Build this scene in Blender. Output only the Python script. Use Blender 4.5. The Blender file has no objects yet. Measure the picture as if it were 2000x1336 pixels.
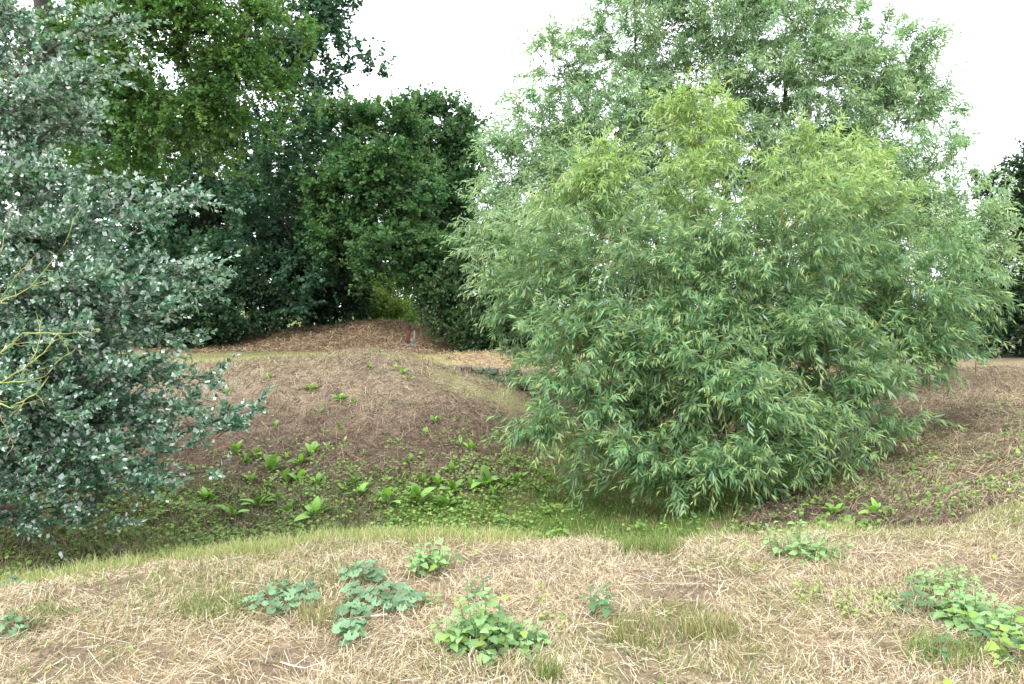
import bpy, math, random
import numpy as np
from mathutils import Matrix, Vector

rng = np.random.default_rng(11)
random.seed(11)
SC = bpy.context.scene
COL = SC.collection

# ------------------------------------------------------------------ camera
F = 28.0 / 36.0 * 2000.0            # focal length in photo pixels
CAM_H = 1.6
PITCH = math.atan((668 - 600) / F)  # horizon sits at photo row 600
cam_d = bpy.data.cameras.new('camera')
cam_d.lens = 28.0
cam_d.sensor_width = 36.0
cam_d.clip_start = 0.05
cam_d.clip_end = 3000.0
cam = bpy.data.objects.new('camera', cam_d)
cam.location = (0, 0, CAM_H)
cam.rotation_euler = (math.radians(90) - PITCH, 0, 0)
COL.objects.link(cam)
SC.camera = cam

# ------------------------------------------------------------------ overcast sky
SUN_EL, SUN_AZ = math.radians(58), math.radians(-35)
w = bpy.data.worlds.new('World')
SC.world = w
w.use_nodes = True
nt = w.node_tree
nt.nodes.clear()
sky = nt.nodes.new('ShaderNodeTexSky')
sky.sky_type = 'NISHITA'
sky.sun_disc = False
sky.sun_elevation = SUN_EL
sky.sun_rotation = SUN_AZ
sky.dust_density = 3.0
mixc = nt.nodes.new('ShaderNodeMix')
mixc.data_type = 'RGBA'
mixc.inputs[0].default_value = 0.90          # cloud cover
mixc.inputs[7].default_value = (9.3, 9.75, 10.3, 1)
bg = nt.nodes.new('ShaderNodeBackground')
bg.inputs['Strength'].default_value = 0.14
wo = nt.nodes.new('ShaderNodeOutputWorld')
nt.links.new(sky.outputs[0], mixc.inputs[6])
nt.links.new(mixc.outputs[2], bg.inputs['Color'])
nt.links.new(bg.outputs[0], wo.inputs['Surface'])

sun_d = bpy.data.lights.new('sun', 'SUN')
sun_d.energy = 1.5
sun_d.angle = math.radians(25)
sun_d.color = (1.0, 0.97, 0.92)
sun = bpy.data.objects.new('sun', sun_d)
_sd = Vector((math.sin(-SUN_AZ) * -math.cos(SUN_EL), -math.cos(SUN_AZ) * math.cos(SUN_EL), math.sin(SUN_EL)))
sun.rotation_euler = _sd.to_track_quat('Z', 'Y').to_euler()
COL.objects.link(sun)
SC.view_settings.view_transform = 'Standard'
SC.view_settings.look = 'None'
SC.view_settings.exposure = 1.25
SC.view_settings.gamma = 1.0
SC.view_settings.use_curve_mapping = False

# ------------------------------------------------------------------ helpers
cp, sp = math.cos(PITCH), math.sin(PITCH)


def at(px, py, D):
    """point at distance D (world y) that the photo shows at pixel px, py"""
    a = (px - 1000) / F
    b = (668 - py) / F
    fy = cp + b * sp
    fz = -sp + b * cp
    s = D / fy
    return np.array([a * s, D, CAM_H + fz * s])


def hash2(ix, iy, seed):
    h = (ix.astype(np.int64) * 374761393 + iy.astype(np.int64) * 668265263 + seed * 974634777) & 0x7fffffff
    h = ((h ^ (h >> 13)) * 1274126177) & 0x7fffffff
    h = h ^ (h >> 16)
    return (h & 0xffff) / 65535.0


def vnoise(x, y, seed=0):
    ix, iy = np.floor(x), np.floor(y)
    fx, fy = x - ix, y - iy
    fx = fx * fx * (3 - 2 * fx)
    fy = fy * fy * (3 - 2 * fy)
    a, b = hash2(ix, iy, seed), hash2(ix + 1, iy, seed)
    c, d = hash2(ix, iy + 1, seed), hash2(ix + 1, iy + 1, seed)
    return (a * (1 - fx) + b * fx) * (1 - fy) + (c * (1 - fx) + d * fx) * fy


def fbm(x, y, seed=0, octv=4):
    t, a, n = 0, 0.5, 0
    for i in range(octv):
        t = t + a * vnoise(x * 2 ** i, y * 2 ** i, seed + i * 17)
        n += a
        a *= 0.5
    return t / n


def sstep(a, b, x):
    t = np.clip((x - a) / (b - a), 0, 1)
    return t * t * (3 - 2 * t)


def nrm(v):
    return v / np.maximum(np.linalg.norm(v, axis=-1, keepdims=True), 1e-9)


def mesh_np(name, V, T, col=None, mat=None, smooth=False, quads=None):
    V = np.asarray(V, dtype=np.float32)
    faces = []
    me = bpy.data.meshes.new(name)
    T = np.zeros((0, 3), int) if T is None else np.asarray(T, dtype=np.int64)
    Q = np.zeros((0, 4), int) if quads is None else np.asarray(quads, dtype=np.int64)
    loops = np.concatenate([T.ravel(), Q.ravel()]).astype(np.int32)
    starts = np.concatenate([np.arange(len(T)) * 3, len(T) * 3 + np.arange(len(Q)) * 4]).astype(np.int32)
    tot = np.concatenate([np.full(len(T), 3), np.full(len(Q), 4)]).astype(np.int32)
    me.vertices.add(len(V))
    me.vertices.foreach_set('co', V.ravel())
    me.loops.add(len(loops))
    me.loops.foreach_set('vertex_index', loops)
    me.polygons.add(len(tot))
    me.polygons.foreach_set('loop_start', starts)
    me.polygons.foreach_set('loop_total', tot)
    if smooth:
        me.polygons.foreach_set('use_smooth', np.ones(len(tot), dtype=bool))
    if col is not None:
        at_ = me.color_attributes.new('col', 'FLOAT_COLOR', 'POINT')
        c4 = np.ones((len(V), 4), dtype=np.float32)
        c4[:, :3] = col
        at_.data.foreach_set('color', c4.ravel())
    me.update(calc_edges=True)
    if mat:
        me.materials.append(mat)
    return me


def link(name, me, parent=None):
    o = bpy.data.objects.new(name, me)
    COL.objects.link(o)
    if parent is not None:
        o.parent = parent
        o.matrix_parent_inverse = Matrix.Translation(-Vector(parent.location)) if parent.get('world_parts') else Matrix()
    return o


def tag(o, label=None, cat=None, group=None, kind=None):
    if label:
        o['label'] = label
    if cat:
        o['category'] = cat
    if group:
        o['group'] = group
    if kind:
        o['kind'] = kind
    return o


def thing(name, label, cat, loc, rz=0.0, group=None, world_parts=False):
    o = bpy.data.objects.new(name, None)
    o.empty_display_size = 0.1
    o.location = loc
    o.rotation_euler = (0, 0, rz)
    if world_parts:
        o['world_parts'] = True
    COL.objects.link(o)
    return tag(o, label, cat, group)


class Tubes:
    """tapered tubes joined into one mesh"""
    def __init__(s):
        s.V, s.Q, s.C, s.n = [], [], [], 0

    def add(s, P, R, sides=6, col=(0.1, 0.08, 0.06), rough=0.0):
        P = np.asarray(P, float)
        R = np.asarray(R, float)
        k = len(P)
        t = np.gradient(P, axis=0)
        t = nrm(t)
        ref = np.tile(np.array([0.31, 0.17, 0.93]), (k, 1))
        bad = np.abs((t * ref).sum(1)) > 0.95
        ref[bad] = (1, 0, 0.1)
        u = nrm(np.cross(t, ref))
        v = np.cross(t, u)
        a = np.linspace(0, 2 * math.pi, sides, endpoint=False)
        rr = R[:, None] * (1 + rough * (rng.random((k, sides)) - 0.5))
        ring = P[:, None, :] + rr[..., None] * (np.cos(a)[None, :, None] * u[:, None, :] + np.sin(a)[None, :, None] * v[:, None, :])
        s.V.append(ring.reshape(-1, 3))
        i = np.arange(k - 1)[:, None] * sides
        j = np.arange(sides)[None, :]
        j2 = (j + 1) % sides
        q = np.stack([i + j, i + j2, i + sides + j2, i + sides + j], -1).reshape(-1, 4) + s.n
        s.Q.append(q)
        s.C.append(np.tile(np.array(col, float), (k * sides, 1)))
        s.n += k * sides

    def mesh(s, name, mat):
        return mesh_np(name, np.concatenate(s.V), None, np.concatenate(s.C), mat, True, np.concatenate(s.Q))


def many_tubes(P, R, sides, col):
    """P (n,k,3) R (n,k): n thin twigs at once -> V, Q, C"""
    n, k, _ = P.shape
    t = nrm(np.gradient(P, axis=1))
    ref = np.zeros_like(t)
    ref[..., 0], ref[..., 1], ref[..., 2] = 0.37, 0.61, 0.19
    u = nrm(np.cross(t, ref))
    v = np.cross(t, u)
    a = np.linspace(0, 2 * math.pi, sides, endpoint=False)
    ring = P[:, :, None, :] + R[:, :, None, None] * (np.cos(a)[:, None] * u[:, :, None, :] + np.sin(a)[:, None] * v[:, :, None, :])
    V = ring.reshape(-1, 3)
    base = (np.arange(n) * k * sides)[:, None, None]
    i = (np.arange(k - 1) * sides)[None, :, None]
    j = np.arange(sides)[None, None, :]
    j2 = (j + 1) % sides
    Q = np.stack([base + i + j, base + i + j2, base + i + sides + j2, base + i + sides + j], -1).reshape(-1, 4)
    C = np.repeat(col, k * sides, axis=0)
    return V, Q, C


def bough(A, B, n=8, sag=0.0, jit=0.05, lift=0.0):
    A, B = np.asarray(A, float), np.asarray(B, float)
    L = np.linalg.norm(B - A)
    M = (A + B) / 2 + np.array([0, 0, lift * L])
    t = np.linspace(0, 1, n)[:, None]
    P = (1 - t) ** 2 * A + 2 * t * (1 - t) * M + t ** 2 * B
    J = (rng.random((n, 3)) - 0.5) * 2 * jit * L
    J[0] = 0
    P = P + J * np.sin(np.pi * t) ** 0.5
    P[:, 2] -= sag * L * (t[:, 0] ** 2)
    return P


# leaf outlines: (u along, v across, w lift); faces
def tmpl(rows, fold=0.12, curve=-0.15):
    u, v, wv = [0.0], [0.0], [0.0]
    for (a, h) in rows:
        u += [a, a]
        v += [h, -h]
        wv += [fold * h + curve * a * a] * 2
    u.append(1.0)
    v.append(0.0)
    wv.append(curve)
    f = [(0, 2, 1)]
    for i in range(len(rows) - 1):
        p = 1 + 2 * i
        f += [(p, p + 1, p + 3), (p, p + 3, p + 2)]
    p = 1 + 2 * (len(rows) - 1)
    f.append((p, p + 1, p + 2))
    return np.array([u, v, wv]).T, np.array(f)


LEAF_WILLOW = tmpl([(0.30, 0.5), (0.66, 0.40)], 0.02, -0.16)
LEAF_OVAL = tmpl([(0.28, 0.5), (0.66, 0.36)], 0.06, -0.08)
LEAF_KITE = tmpl([(0.42, 0.5)], 0.06, -0.06)
LEAF_DIAMOND = (np.array([[0, 0, 0], [0.5, 0.5, 0.12], [1, 0, 0], [0.5, -0.5, 0.12]]), np.array([(0, 2, 1), (0, 3, 2)]))


def leaves(P, T, UP, L, W, tm):
    tv, tf = tm
    T = nrm(T)
    N = nrm(UP - (UP * T).sum(1, keepdims=True) * T)
    B = np.cross(N, T)
    V = (P[:, None, :] + (L[:, None] * tv[None, :, 0])[..., None] * T[:, None, :]
         + (W[:, None] * tv[None, :, 1])[..., None] * B[:, None, :]
         + (L[:, None] * tv[None, :, 2])[..., None] * N[:, None, :])
    k = len(tv)
    Fc = (np.arange(len(P)) * k)[:, None, None] + tf[None]
    return V.reshape(-1, 3), Fc.reshape(-1, 3)


# ------------------------------------------------------------------ materials
def new_mat(name):
    m = bpy.data.materials.new(name)
    m.use_nodes = True
    m.node_tree.nodes.clear()
    return m, m.node_tree.nodes, m.node_tree.links


def leaf_mat(name, color=None, trans=0.35, tcol=(1.25, 1.3, 0.6), rough=0.45, spec=0.35, under=None, vary=0.0):
    """two-sided leaf; colour from attribute 'col' or a fixed one, optional pale underside"""
    m, n, l = new_mat(name)
    out = n.new('ShaderNodeOutputMaterial')
    if color is None:
        a = n.new('ShaderNodeAttribute')
        a.attribute_name = 'col'
        csock = a.outputs['Color']
    else:
        r = n.new('ShaderNodeRGB')
        r.outputs[0].default_value = (*color, 1)
        csock = r.outputs[0]
        if vary:
            oi = n.new('ShaderNodeObjectInfo')
            mr = n.new('ShaderNodeMapRange')
            mr.inputs['To Min'].default_value = 1 - vary
            mr.inputs['To Max'].default_value = 1 + vary
            l.new(oi.outputs['Random'], mr.inputs['Value'])
            nz = n.new('ShaderNodeTexNoise')
            nz.inputs['Scale'].default_value = 60
            tc = n.new('ShaderNodeTexCoord')
            l.new(tc.outputs['Object'], nz.inputs['Vector'])
            mr2 = n.new('ShaderNodeMapRange')
            mr2.inputs['To Min'].default_value = 0.75
            mr2.inputs['To Max'].default_value = 1.25
            l.new(nz.outputs[0], mr2.inputs['Value'])
            mu = n.new('ShaderNodeMath')
            mu.operation = 'MULTIPLY'
            l.new(mr.outputs[0], mu.inputs[0])
            l.new(mr2.outputs[0], mu.inputs[1])
            vm = n.new('ShaderNodeVectorMath')
            vm.operation = 'SCALE'
            l.new(csock, vm.inputs[0])
            l.new(mu.outputs[0], vm.inputs['Scale'])
            csock = vm.outputs[0]
    front = csock
    if under is not None:
        g = n.new('ShaderNodeNewGeometry')
        mx = n.new('ShaderNodeMix')
        mx.data_type = 'RGBA'
        l.new(g.outputs['Backfacing'], mx.inputs[0])
        l.new(csock, mx.inputs[6])
        mx.inputs[7].default_value = (*under, 1)
        front = mx.outputs[2]
    p = n.new('ShaderNodeBsdfPrincipled')
    p.inputs['Roughness'].default_value = rough
    p.inputs['Specular IOR Level'].default_value = spec
    l.new(front, p.inputs['Base Color'])
    t = n.new('ShaderNodeBsdfTranslucent')
    vm2 = n.new('ShaderNodeVectorMath')
    vm2.operation = 'MULTIPLY'
    vm2.inputs[1].default_value = tcol
    l.new(csock, vm2.inputs[0])
    l.new(vm2.outputs[0], t.inputs['Color'])
    ms = n.new('ShaderNodeMixShader')
    ms.inputs[0].default_value = trans
    l.new(p.outputs[0], ms.inputs[1])
    l.new(t.outputs[0], ms.inputs[2])
    l.new(ms.outputs[0], out.inputs['Surface'])
    return m


def rough_mat(name, color=None, scale=8.0, lo=0.6, hi=1.4, rough=0.9, bump=0.4, bscale=30.0, attr=False):
    m, n, l = new_mat(name)
    out = n.new('ShaderNodeOutputMaterial')
    p = n.new('ShaderNodeBsdfPrincipled')
    p.inputs['Roughness'].default_value = rough
    p.inputs['Specular IOR Level'].default_value = 0.2
    tc = n.new('ShaderNodeTexCoord')
    nz = n.new('ShaderNodeTexNoise')
    nz.inputs['Scale'].default_value = scale
    nz.inputs['Detail'].default_value = 6
    l.new(tc.outputs['Object'], nz.inputs['Vector'])
    mr = n.new('ShaderNodeMapRange')
    mr.inputs['From Min'].default_value = 0.3
    mr.inputs['From Max'].default_value = 0.7
    mr.inputs['To Min'].default_value = lo
    mr.inputs['To Max'].default_value = hi
    l.new(nz.outputs[0], mr.inputs['Value'])
    vm = n.new('ShaderNodeVectorMath')
    vm.operation = 'SCALE'
    if attr:
        a = n.new('ShaderNodeAttribute')
        a.attribute_name = 'col'
        l.new(a.outputs['Color'], vm.inputs[0])
    else:
        vm.inputs[0].default_value = color
    l.new(mr.outputs[0], vm.inputs['Scale'])
    l.new(vm.outputs[0], p.inputs['Base Color'])
    nb = n.new('ShaderNodeTexNoise')
    nb.inputs['Scale'].default_value = bscale
    nb.inputs['Detail'].default_value = 5
    l.new(tc.outputs['Object'], nb.inputs['Vector'])
    bp = n.new('ShaderNodeBump')
    bp.inputs['Strength'].default_value = bump
    bp.inputs['Distance'].default_value = 0.03
    l.new(nb.outputs[0], bp.inputs['Height'])
    l.new(bp.outputs[0], p.inputs['Normal'])
    l.new(p.outputs[0], out.inputs['Surface'])
    return m


M_BARK = rough_mat('bark', attr=True, scale=6, bscale=22, bump=0.7)
M_TWIG = rough_mat('twig_bark', attr=True, scale=20, bump=0.1)
M_WILLOW = leaf_mat('willow_leaf', trans=0.36, tcol=(1.0, 1.22, 0.7), rough=0.42, spec=0.45, under=(0.30, 0.40, 0.32))
M_POPLAR = leaf_mat('poplar_leaf', trans=0.24, tcol=(1.2, 1.3, 0.8), rough=0.42, spec=0.4, under=(0.60, 0.68, 0.63))
M_OAK = leaf_mat('oak_leaf', trans=0.36, tcol=(1.15, 1.4, 0.62), rough=0.5, spec=0.3)
M_BLADE = leaf_mat('grass_blade', trans=0.30, tcol=(1.1, 1.1, 0.8), rough=0.6, spec=0.25)
M_STRAW = leaf_mat('straw_stalk', trans=0.15, tcol=(1, 1, 0.9), rough=0.7, spec=0.2)

# ------------------------------------------------------------------ ground
CTRL = [  # photo column, photo row, distance in metres
    # crest of the near bank
    (-500, 1210, 4.9), (0, 1160, 5.2), (200, 1125, 5.4), (400, 1096, 5.6), (650, 1060, 5.8), (900, 1066, 5.8), (1150, 1066, 5.8),
    (1400, 1058, 5.9), (1700, 1045, 6.1), (2000, 1030, 6.1), (2400, 1020, 6.0),
    # back of the crest
    (-300, 1220, 5.9), (200, 1185, 6.4), (650, 1130, 6.8), (1150, 1135, 6.8), (1700, 1100, 7.0),
    # ditch floor, left to right
    (-300, 1060, 8.6), (60, 1080, 8.2), (300, 1065, 8.6), (700, 1052, 9.1), (1000, 1040, 9.2), (1250, 1034, 9.2), (1450, 1020, 8.9),
    (1200, 965, 11.0), (1350, 975, 11.0), (1250, 905, 13.0), (1200, 850, 15.5), (1150, 800, 18.3), (1080, 790, 18.6),
    # front slope of the mound
    (0, 985, 9.8), (400, 1000, 9.9), (700, 1000, 9.9), (940, 1000, 10.0), (0, 900, 11.4), (400, 900, 11.4), (700, 900, 11.4), (900, 900, 11.4),
    (200, 800, 13.4), (500, 800, 13.4), (750, 800, 13.4), (920, 810, 13.6), (100, 740, 15.3), (420, 738, 15.2), (600, 716, 15.4), (750, 703, 15.9),
    # grassy top and its right flank
    (100, 715, 17.6), (420, 713, 17.4), (620, 696, 17.6), (760, 684, 18.0), (420, 698, 20.5), (620, 692, 21.0), (780, 692, 21.5),
    (850, 712, 17.6), (940, 742, 16.3), (1000, 770, 15.5), (1060, 800, 15.2), (1000, 860, 13.0), (1060, 900, 12.4), (1100, 950, 11.4),
    # path behind the stone wall
    (860, 704, 19.9), (950, 712, 19.9), (1100, 724, 19.9), (1300, 726, 19.9), (900, 697, 22.5), (1100, 704, 23.0), (1300, 707, 23.5),
    (950, 770, 19.0), (1020, 785, 19.0), (1150, 795, 19.1),
    # right bank
    (1500, 1000, 9.3), (1600, 1018, 8.6), (1800, 1003, 7.8), (2000, 985, 7.3), (1700, 900, 11.0), (1880, 900, 10.0), (2050, 890, 9.5),
    (1750, 850, 13.0), (1800, 775, 16.8), (1850, 722, 20.0), (2000, 704, 24.0), (2000, 800, 13.0), (1900, 790, 14.0), (2000, 735, 18.0), (2400, 705, 20.0),
    (1700, 740, 20.0), (1500, 730, 20.0), (1600, 710, 24.0),
    # far mound
    (400, 692, 23.5), (480, 686, 24.0), (620, 684, 24.3), (760, 686, 24.3), (880, 692, 24.5),
    (500, 668, 26.0), (560, 646, 27.0), (640, 646, 27.2), (700, 632, 27.6), (760, 628, 28.0), (810, 640, 27.6), (870, 664, 27.0), (925, 692, 26.0),
]
PTS = [at(*c) for c in CTRL]
PTS += [np.array(p, float) for p in [
    (-6, 3.2, -0.12), (-3, 3.4, -0.02), (0, 3.3, 0), (3, 3.3, 0), (6, 3.3, 0.02), (0, 0, 0), (-6, 0, 0), (6, 0, 0), (0, -6, 0), (-12, -6, 0), (12, -6, 0), (-12, 3, -0.4), (12, 3, 0.05),
    (-1.8, 4.6, -0.04), (0, 4.6, 0.0), (2.4, 4.6, 0.0),
    (-14, 9, -1.0), (-14, 16, 0.3), (-14, 21, 0.4), (-22, 10, -0.8), (-22, 20, 0.3), (14, 8, 0), (14, 14, 0), (16, 22, 0), (25, 12, 0), (25, 25, 0),
    (-8, 32, 0.1), (-3, 32, 0.1), (3, 32, 0.0), (10, 32, 0.0), (-20, 32, 0.1), (20, 34, 0), (-30, 45, 0), (0, 45, 0), (30, 45, 0), (0, 60, 0), (-40, 20, 0.0), (40, 20, 0), (-40, 0, -0.2), (40, 0, 0)]]
PTS = np.array(PTS)


def tps_k(r2):
    return np.where(r2 > 1e-12, 0.5 * r2 * np.log(np.maximum(r2, 1e-12)), 0.0)


_n = len(PTS)
_d = PTS[:, None, :2] - PTS[None, :, :2]
_K = tps_k((_d ** 2).sum(-1)) + np.eye(_n) * 0.02
_Pm = np.c_[np.ones(_n), PTS[:, :2]]
_A = np.block([[_K, _Pm], [_Pm.T, np.zeros((3, 3))]])
_wt = np.linalg.solve(_A, np.r_[PTS[:, 2], 0, 0, 0])

BURROWS = [(530, 796, 0.22, 0.30), (672, 776, 0.17, 0.26), (490, 958, 0.17, 0.34), (616, 832, 0.16, 0.20), (700, 706, 0.3, 0.06), (1722, 890, 0.2, 0.2)]
BUR = []


def base_h(x, y):
    z = np.full(x.shape, _wt[_n]) + _wt[_n + 1] * x + _wt[_n + 2] * y
    for i in range(_n):
        z += _wt[i] * tps_k((x - PTS[i, 0]) ** 2 + (y - PTS[i, 1]) ** 2)
    far = sstep(34, 48, np.sqrt(x * x + (y - 8) ** 2))
    return z * (1 - far)


def H(x, y):
    x = np.asarray(x, float)
    y = np.asarray(y, float)
    z = base_h(x, y)
    near = 1 - sstep(30, 60, np.hypot(x, y))
    rough = 0.35 + 0.65 * sstep(8.5, 10, y) * (1 - sstep(15.5, 17.5, y))
    z = z + near * rough * (0.26 * (fbm(x * 0.9, y * 0.9, 3, 3) - 0.5) + 0.17 * (fbm(x * 2.7, y * 2.7, 9, 3) - 0.5))
    z = z + near * 0.055 * (fbm(x * 6.5, y * 6.5, 21, 3) - 0.5)
    # heap of cut hay at the right end of the near bank
    z = z + 0.17 * np.exp(-(((x - 4.05) / 0.55) ** 2 + ((y - 6.15) / 0.5) ** 2))
    for (bx, by, r, d) in BUR:
        q = np.hypot(x - bx, (y - by) * 1.1) / r
        z = z - d * (1 - sstep(0.45, 1.0, q)) + 0.05 * np.exp(-((q - 1.35) / 0.35) ** 2)
    return z


def ground_at(px, py):
    """first ground point along the sight line through a photo pixel"""
    D = np.concatenate([np.linspace(2.0, 12, 1200), np.linspace(12.02, 45, 1400)])
    a = at(px, py, 1.0) - np.array([0, 0, CAM_H])
    X, Y, Z = a[0] * D, D, CAM_H + a[2] * D
    h = H(X, Y)
    i = np.argmax(h >= Z)
    if h[i] < Z[i]:
        i = len(D) - 1
    return np.array([X[i], Y[i], h[i]])


for (bx, by, r, d) in BURROWS:
    g = ground_at(bx, by)
    BUR.append((g[0], g[1] + r * 0.5, r, d))


def warp(n, lo, hi, lo2, hi2, frac=0.8):
    """n samples, most of them evenly between lo and hi, the rest stretching to lo2 and hi2"""
    m = int(n * frac)
    k = (n - m) // 2
    mid = np.linspace(lo, hi, m)
    s = np.linspace(0, 1, k + 1)[1:]
    step = mid[1] - mid[0]
    up = hi + step * k * s + (hi2 - hi - step * k) * s ** 4
    dn = lo - step * k * s + (lo2 - lo + step * k) * s ** 4
    return np.concatenate([dn[::-1], mid, up])


gx = warp(345, -13, 13, -900, 900, 0.84)
gy = np.concatenate([[-60, -20, -8, -3, 0, 1.2], np.linspace(2.0, 15.5, 250), np.linspace(15.6, 33, 130), np.linspace(33.3, 60, 28), np.geomspace(64, 1200, 18)])
GX, GY = np.meshgrid(gx, gy)
GZ = H(GX.ravel(), GY.ravel())
nx, ny = len(gx), len(gy)
ii = (np.arange(ny - 1)[:, None] * nx + np.arange(nx - 1)[None, :]).ravel()
quads = np.stack([ii, ii + 1, ii + nx + 1, ii + nx], -1)

C_STRAW = np.array([0.33, 0.255, 0.165])
C_HAY = np.array([0.40, 0.31, 0.20])
C_SOIL = np.array([0.105, 0.075, 0.056])
C_MULCH = np.array([0.185, 0.128, 0.088])
C_PINK = np.array([0.265, 0.207, 0.145])
C_GREEN = np.array([0.085, 0.135, 0.030])
C_PALE = np.array([0.25, 0.24, 0.115])
C_ORANGE = np.array([0.235, 0.15, 0.085])
C_PATH = np.array([0.38, 0.28, 0.165])
C_WOOD = np.array([0.05, 0.055, 0.025])

RIDGE = np.array([ground_at(*p)[:2] for p in [(420, 706), (600, 700), (760, 694), (850, 716), (930, 752), (1000, 782), (1060, 812), (1100, 860), (1120, 930)]])


def seg_dist(x, y, poly):
    d = np.full(x.shape, 1e9)
    for a, b in zip(poly[:-1], poly[1:]):
        ab = b - a
        t = np.clip(((x - a[0]) * ab[0] + (y - a[1]) * ab[1]) / (ab @ ab), 0, 1)
        d = np.minimum(d, np.hypot(x - a[0] - t * ab[0], y - a[1] - t * ab[1]))
    return d


CREST = np.array([at(*c)[:2] for c in CTRL[:11]])


def crest_y(x):
    return np.interp(x, CREST[:, 0], CREST[:, 1])


def zones(x, y, z):
    """weights of what lies on the ground: dict of arrays, drives colours and scatter"""
    n1 = fbm(x * 0.8, y * 0.8, 51, 4)
    n2 = fbm(x * 2.2, y * 2.2, 71, 4)
    n3 = fbm(x * 5.0, y * 5.0, 91, 3)
    cy = crest_y(x)
    bank = 1 - sstep(cy + 0.1, cy + 0.9, y)
    fringe = np.exp(-((y - cy - 0.15) / 0.32) ** 2) * sstep(0.36, 0.55, n1 + 0.25 * (x < -0.3))
    ditch = sstep(-0.74, -0.92, z) * (y > 7.3) * sstep(-2.2, 0.0, x + 0.6 * (n1 - 0.5) * 4) * (1 - sstep(3.2, 4.2, x))
    ditchl = sstep(-0.6, -0.85, z) * (y > 6.3) * (x < -1)
    ridge = np.exp(-(seg_dist(x, y, RIDGE) / (0.35 + 0.9 * n1)) ** 2) * sstep(0.20, 0.48, n2 + 0.25 * (n3 - 0.5))
    top = sstep(17.0, 18.6, y + 1.2 * (n1 - 0.5)) * (1 - sstep(23.3, 24.3, y)) * (x < 0.3 - 0.12 * (22 - y) * 0) * (1 - sstep(-1.6, -0.6, x) * (y > 19.6))
    path = sstep(19.4, 19.9, y) * (1 - sstep(23.0, 24.0, y)) * sstep(-2.2, -1.3, x) * (1 - sstep(7, 9, x))
    farm = sstep(23.4, 24.4, y) * (1 - sstep(28.6, 29.6, y)) * (x < 0)
    wood = sstep(29.0, 30.5, y) + sstep(22.6, 24, y) * (x >= 0) * (x < 9) + sstep(24.5, 26, y) * (x >= 9)
    wood = np.clip(wood, 0, 1)
    right = sstep(3.2, 4.5, x) * sstep(6.6, 8, y)
    return dict(n1=n1, n2=n2, n3=n3, bank=bank, fringe=fringe, ditch=np.maximum(ditch, 0.0), ditchl=ditchl, ridge=ridge, top=top, path=path, farm=farm, wood=wood, right=right)


def ground_colour(x, y, z):
    Z = zones(x, y, z)
    e = lambda k: Z[k][:, None] if isinstance(k, str) else k[:, None]
    mixv = lambda a, b, t: a * (1 - t[:, None]) + b * t[:, None]
    h = sstep(-0.65, 0.25, z + 0.6 * (Z['n1'] - 0.5))
    c = mixv(np.tile(C_MULCH * 0.85, (len(x), 1)), C_PINK, h)
    c = mixv(c, C_SOIL, sstep(0.52, 0.68, Z['n2']) * 0.8)
    rb = mixv(np.tile(C_MULCH, (len(x), 1)), C_STRAW * 0.8, sstep(-0.5, 0.0, z + 0.5 * (Z['n2'] - 0.5)))
    rb = mixv(rb, C_SOIL * 1.2, sstep(0.5, 0.7, Z['n2']) * 0.6)
    c = mixv(c, rb, Z['right'])
    c = mixv(c, C_GREEN, np.clip(Z['ditch'] * (0.35 + 0.65 * sstep(0.35, 0.6, Z['n2'])) + Z['ditchl'] * sstep(0.45, 0.6, Z['n1']) * 0.6, 0, 1))
    c = mixv(c, C_PALE, np.clip(Z['ridge'] * 0.65, 0, 1))
    c = mixv(c, C_PALE * 1.1, Z['top'])
    c = mixv(c, C_PATH, Z['path'] * 0.9)
    c = mixv(c, C_ORANGE, Z['farm'])
    c = mixv(c, C_MULCH * 0.9, Z['farm'] * sstep(0.45, 0.65, Z['n1']) * 0.9)
    bk = mixv(np.tile(C_STRAW, (len(x), 1)), C_SOIL * 1.3, sstep(0.50, 0.66, Z['n2']) * 0.75)
    bk = mixv(bk, C_PALE, sstep(0.55, 0.7, Z['n1']) * 0.5)
    c = mixv(c, bk, Z['bank'])
    c = mixv(c, C_PALE * np.array([0.8, 1.05, 0.8]), np.clip(Z['fringe'], 0, 1) * 0.8)
    c = mixv(c, C_WOOD, Z['wood'])
    far = sstep(45, 60, np.hypot(x, y))
    c = mixv(c, np.array([0.12, 0.15, 0.05]), far)
    return c


M_GROUND, n, l = new_mat('ground_surface')
out = n.new('ShaderNodeOutputMaterial')
p = n.new('ShaderNodeBsdfPrincipled')
p.inputs['Roughness'].default_value = 0.95
p.inputs['Specular IOR Level'].default_value = 0.1
a = n.new('ShaderNodeAttribute')
a.attribute_name = 'col'
tc = n.new('ShaderNodeTexCoord')
vm = n.new('ShaderNodeVectorMath')
vm.operation = 'SCALE'
n1 = n.new('ShaderNodeTexNoise')
n1.inputs['Scale'].default_value = 26
n1.inputs['Detail'].default_value = 8
n1.inputs['Roughness'].default_value = 0.7
l.new(tc.outputs['Object'], n1.inputs['Vector'])
mr = n.new('ShaderNodeMapRange')
mr.inputs['From Min'].default_value = 0.32
mr.inputs['From Max'].default_value = 0.68
mr.inputs['To Min'].default_value = 0.45
mr.inputs['To Max'].default_value = 1.5
l.new(n1.outputs[0], mr.inputs['Value'])
l.new(a.outputs['Color'], vm.inputs[0])
l.new(mr.outputs[0], vm.inputs['Scale'])
l.new(vm.outputs[0], p.inputs['Base Color'])
nb = n.new('ShaderNodeTexNoise')
nb.inputs['Scale'].default_value = 34
nb.inputs['Detail'].default_value = 8
l.new(tc.outputs['Object'], nb.inputs['Vector'])
bp = n.new('ShaderNodeBump')
bp.inputs['Strength'].default_value = 0.8
bp.inputs['Distance'].default_value = 0.05
l.new(nb.outputs[0], bp.inputs['Height'])
l.new(bp.outputs[0], p.inputs['Normal'])
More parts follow.
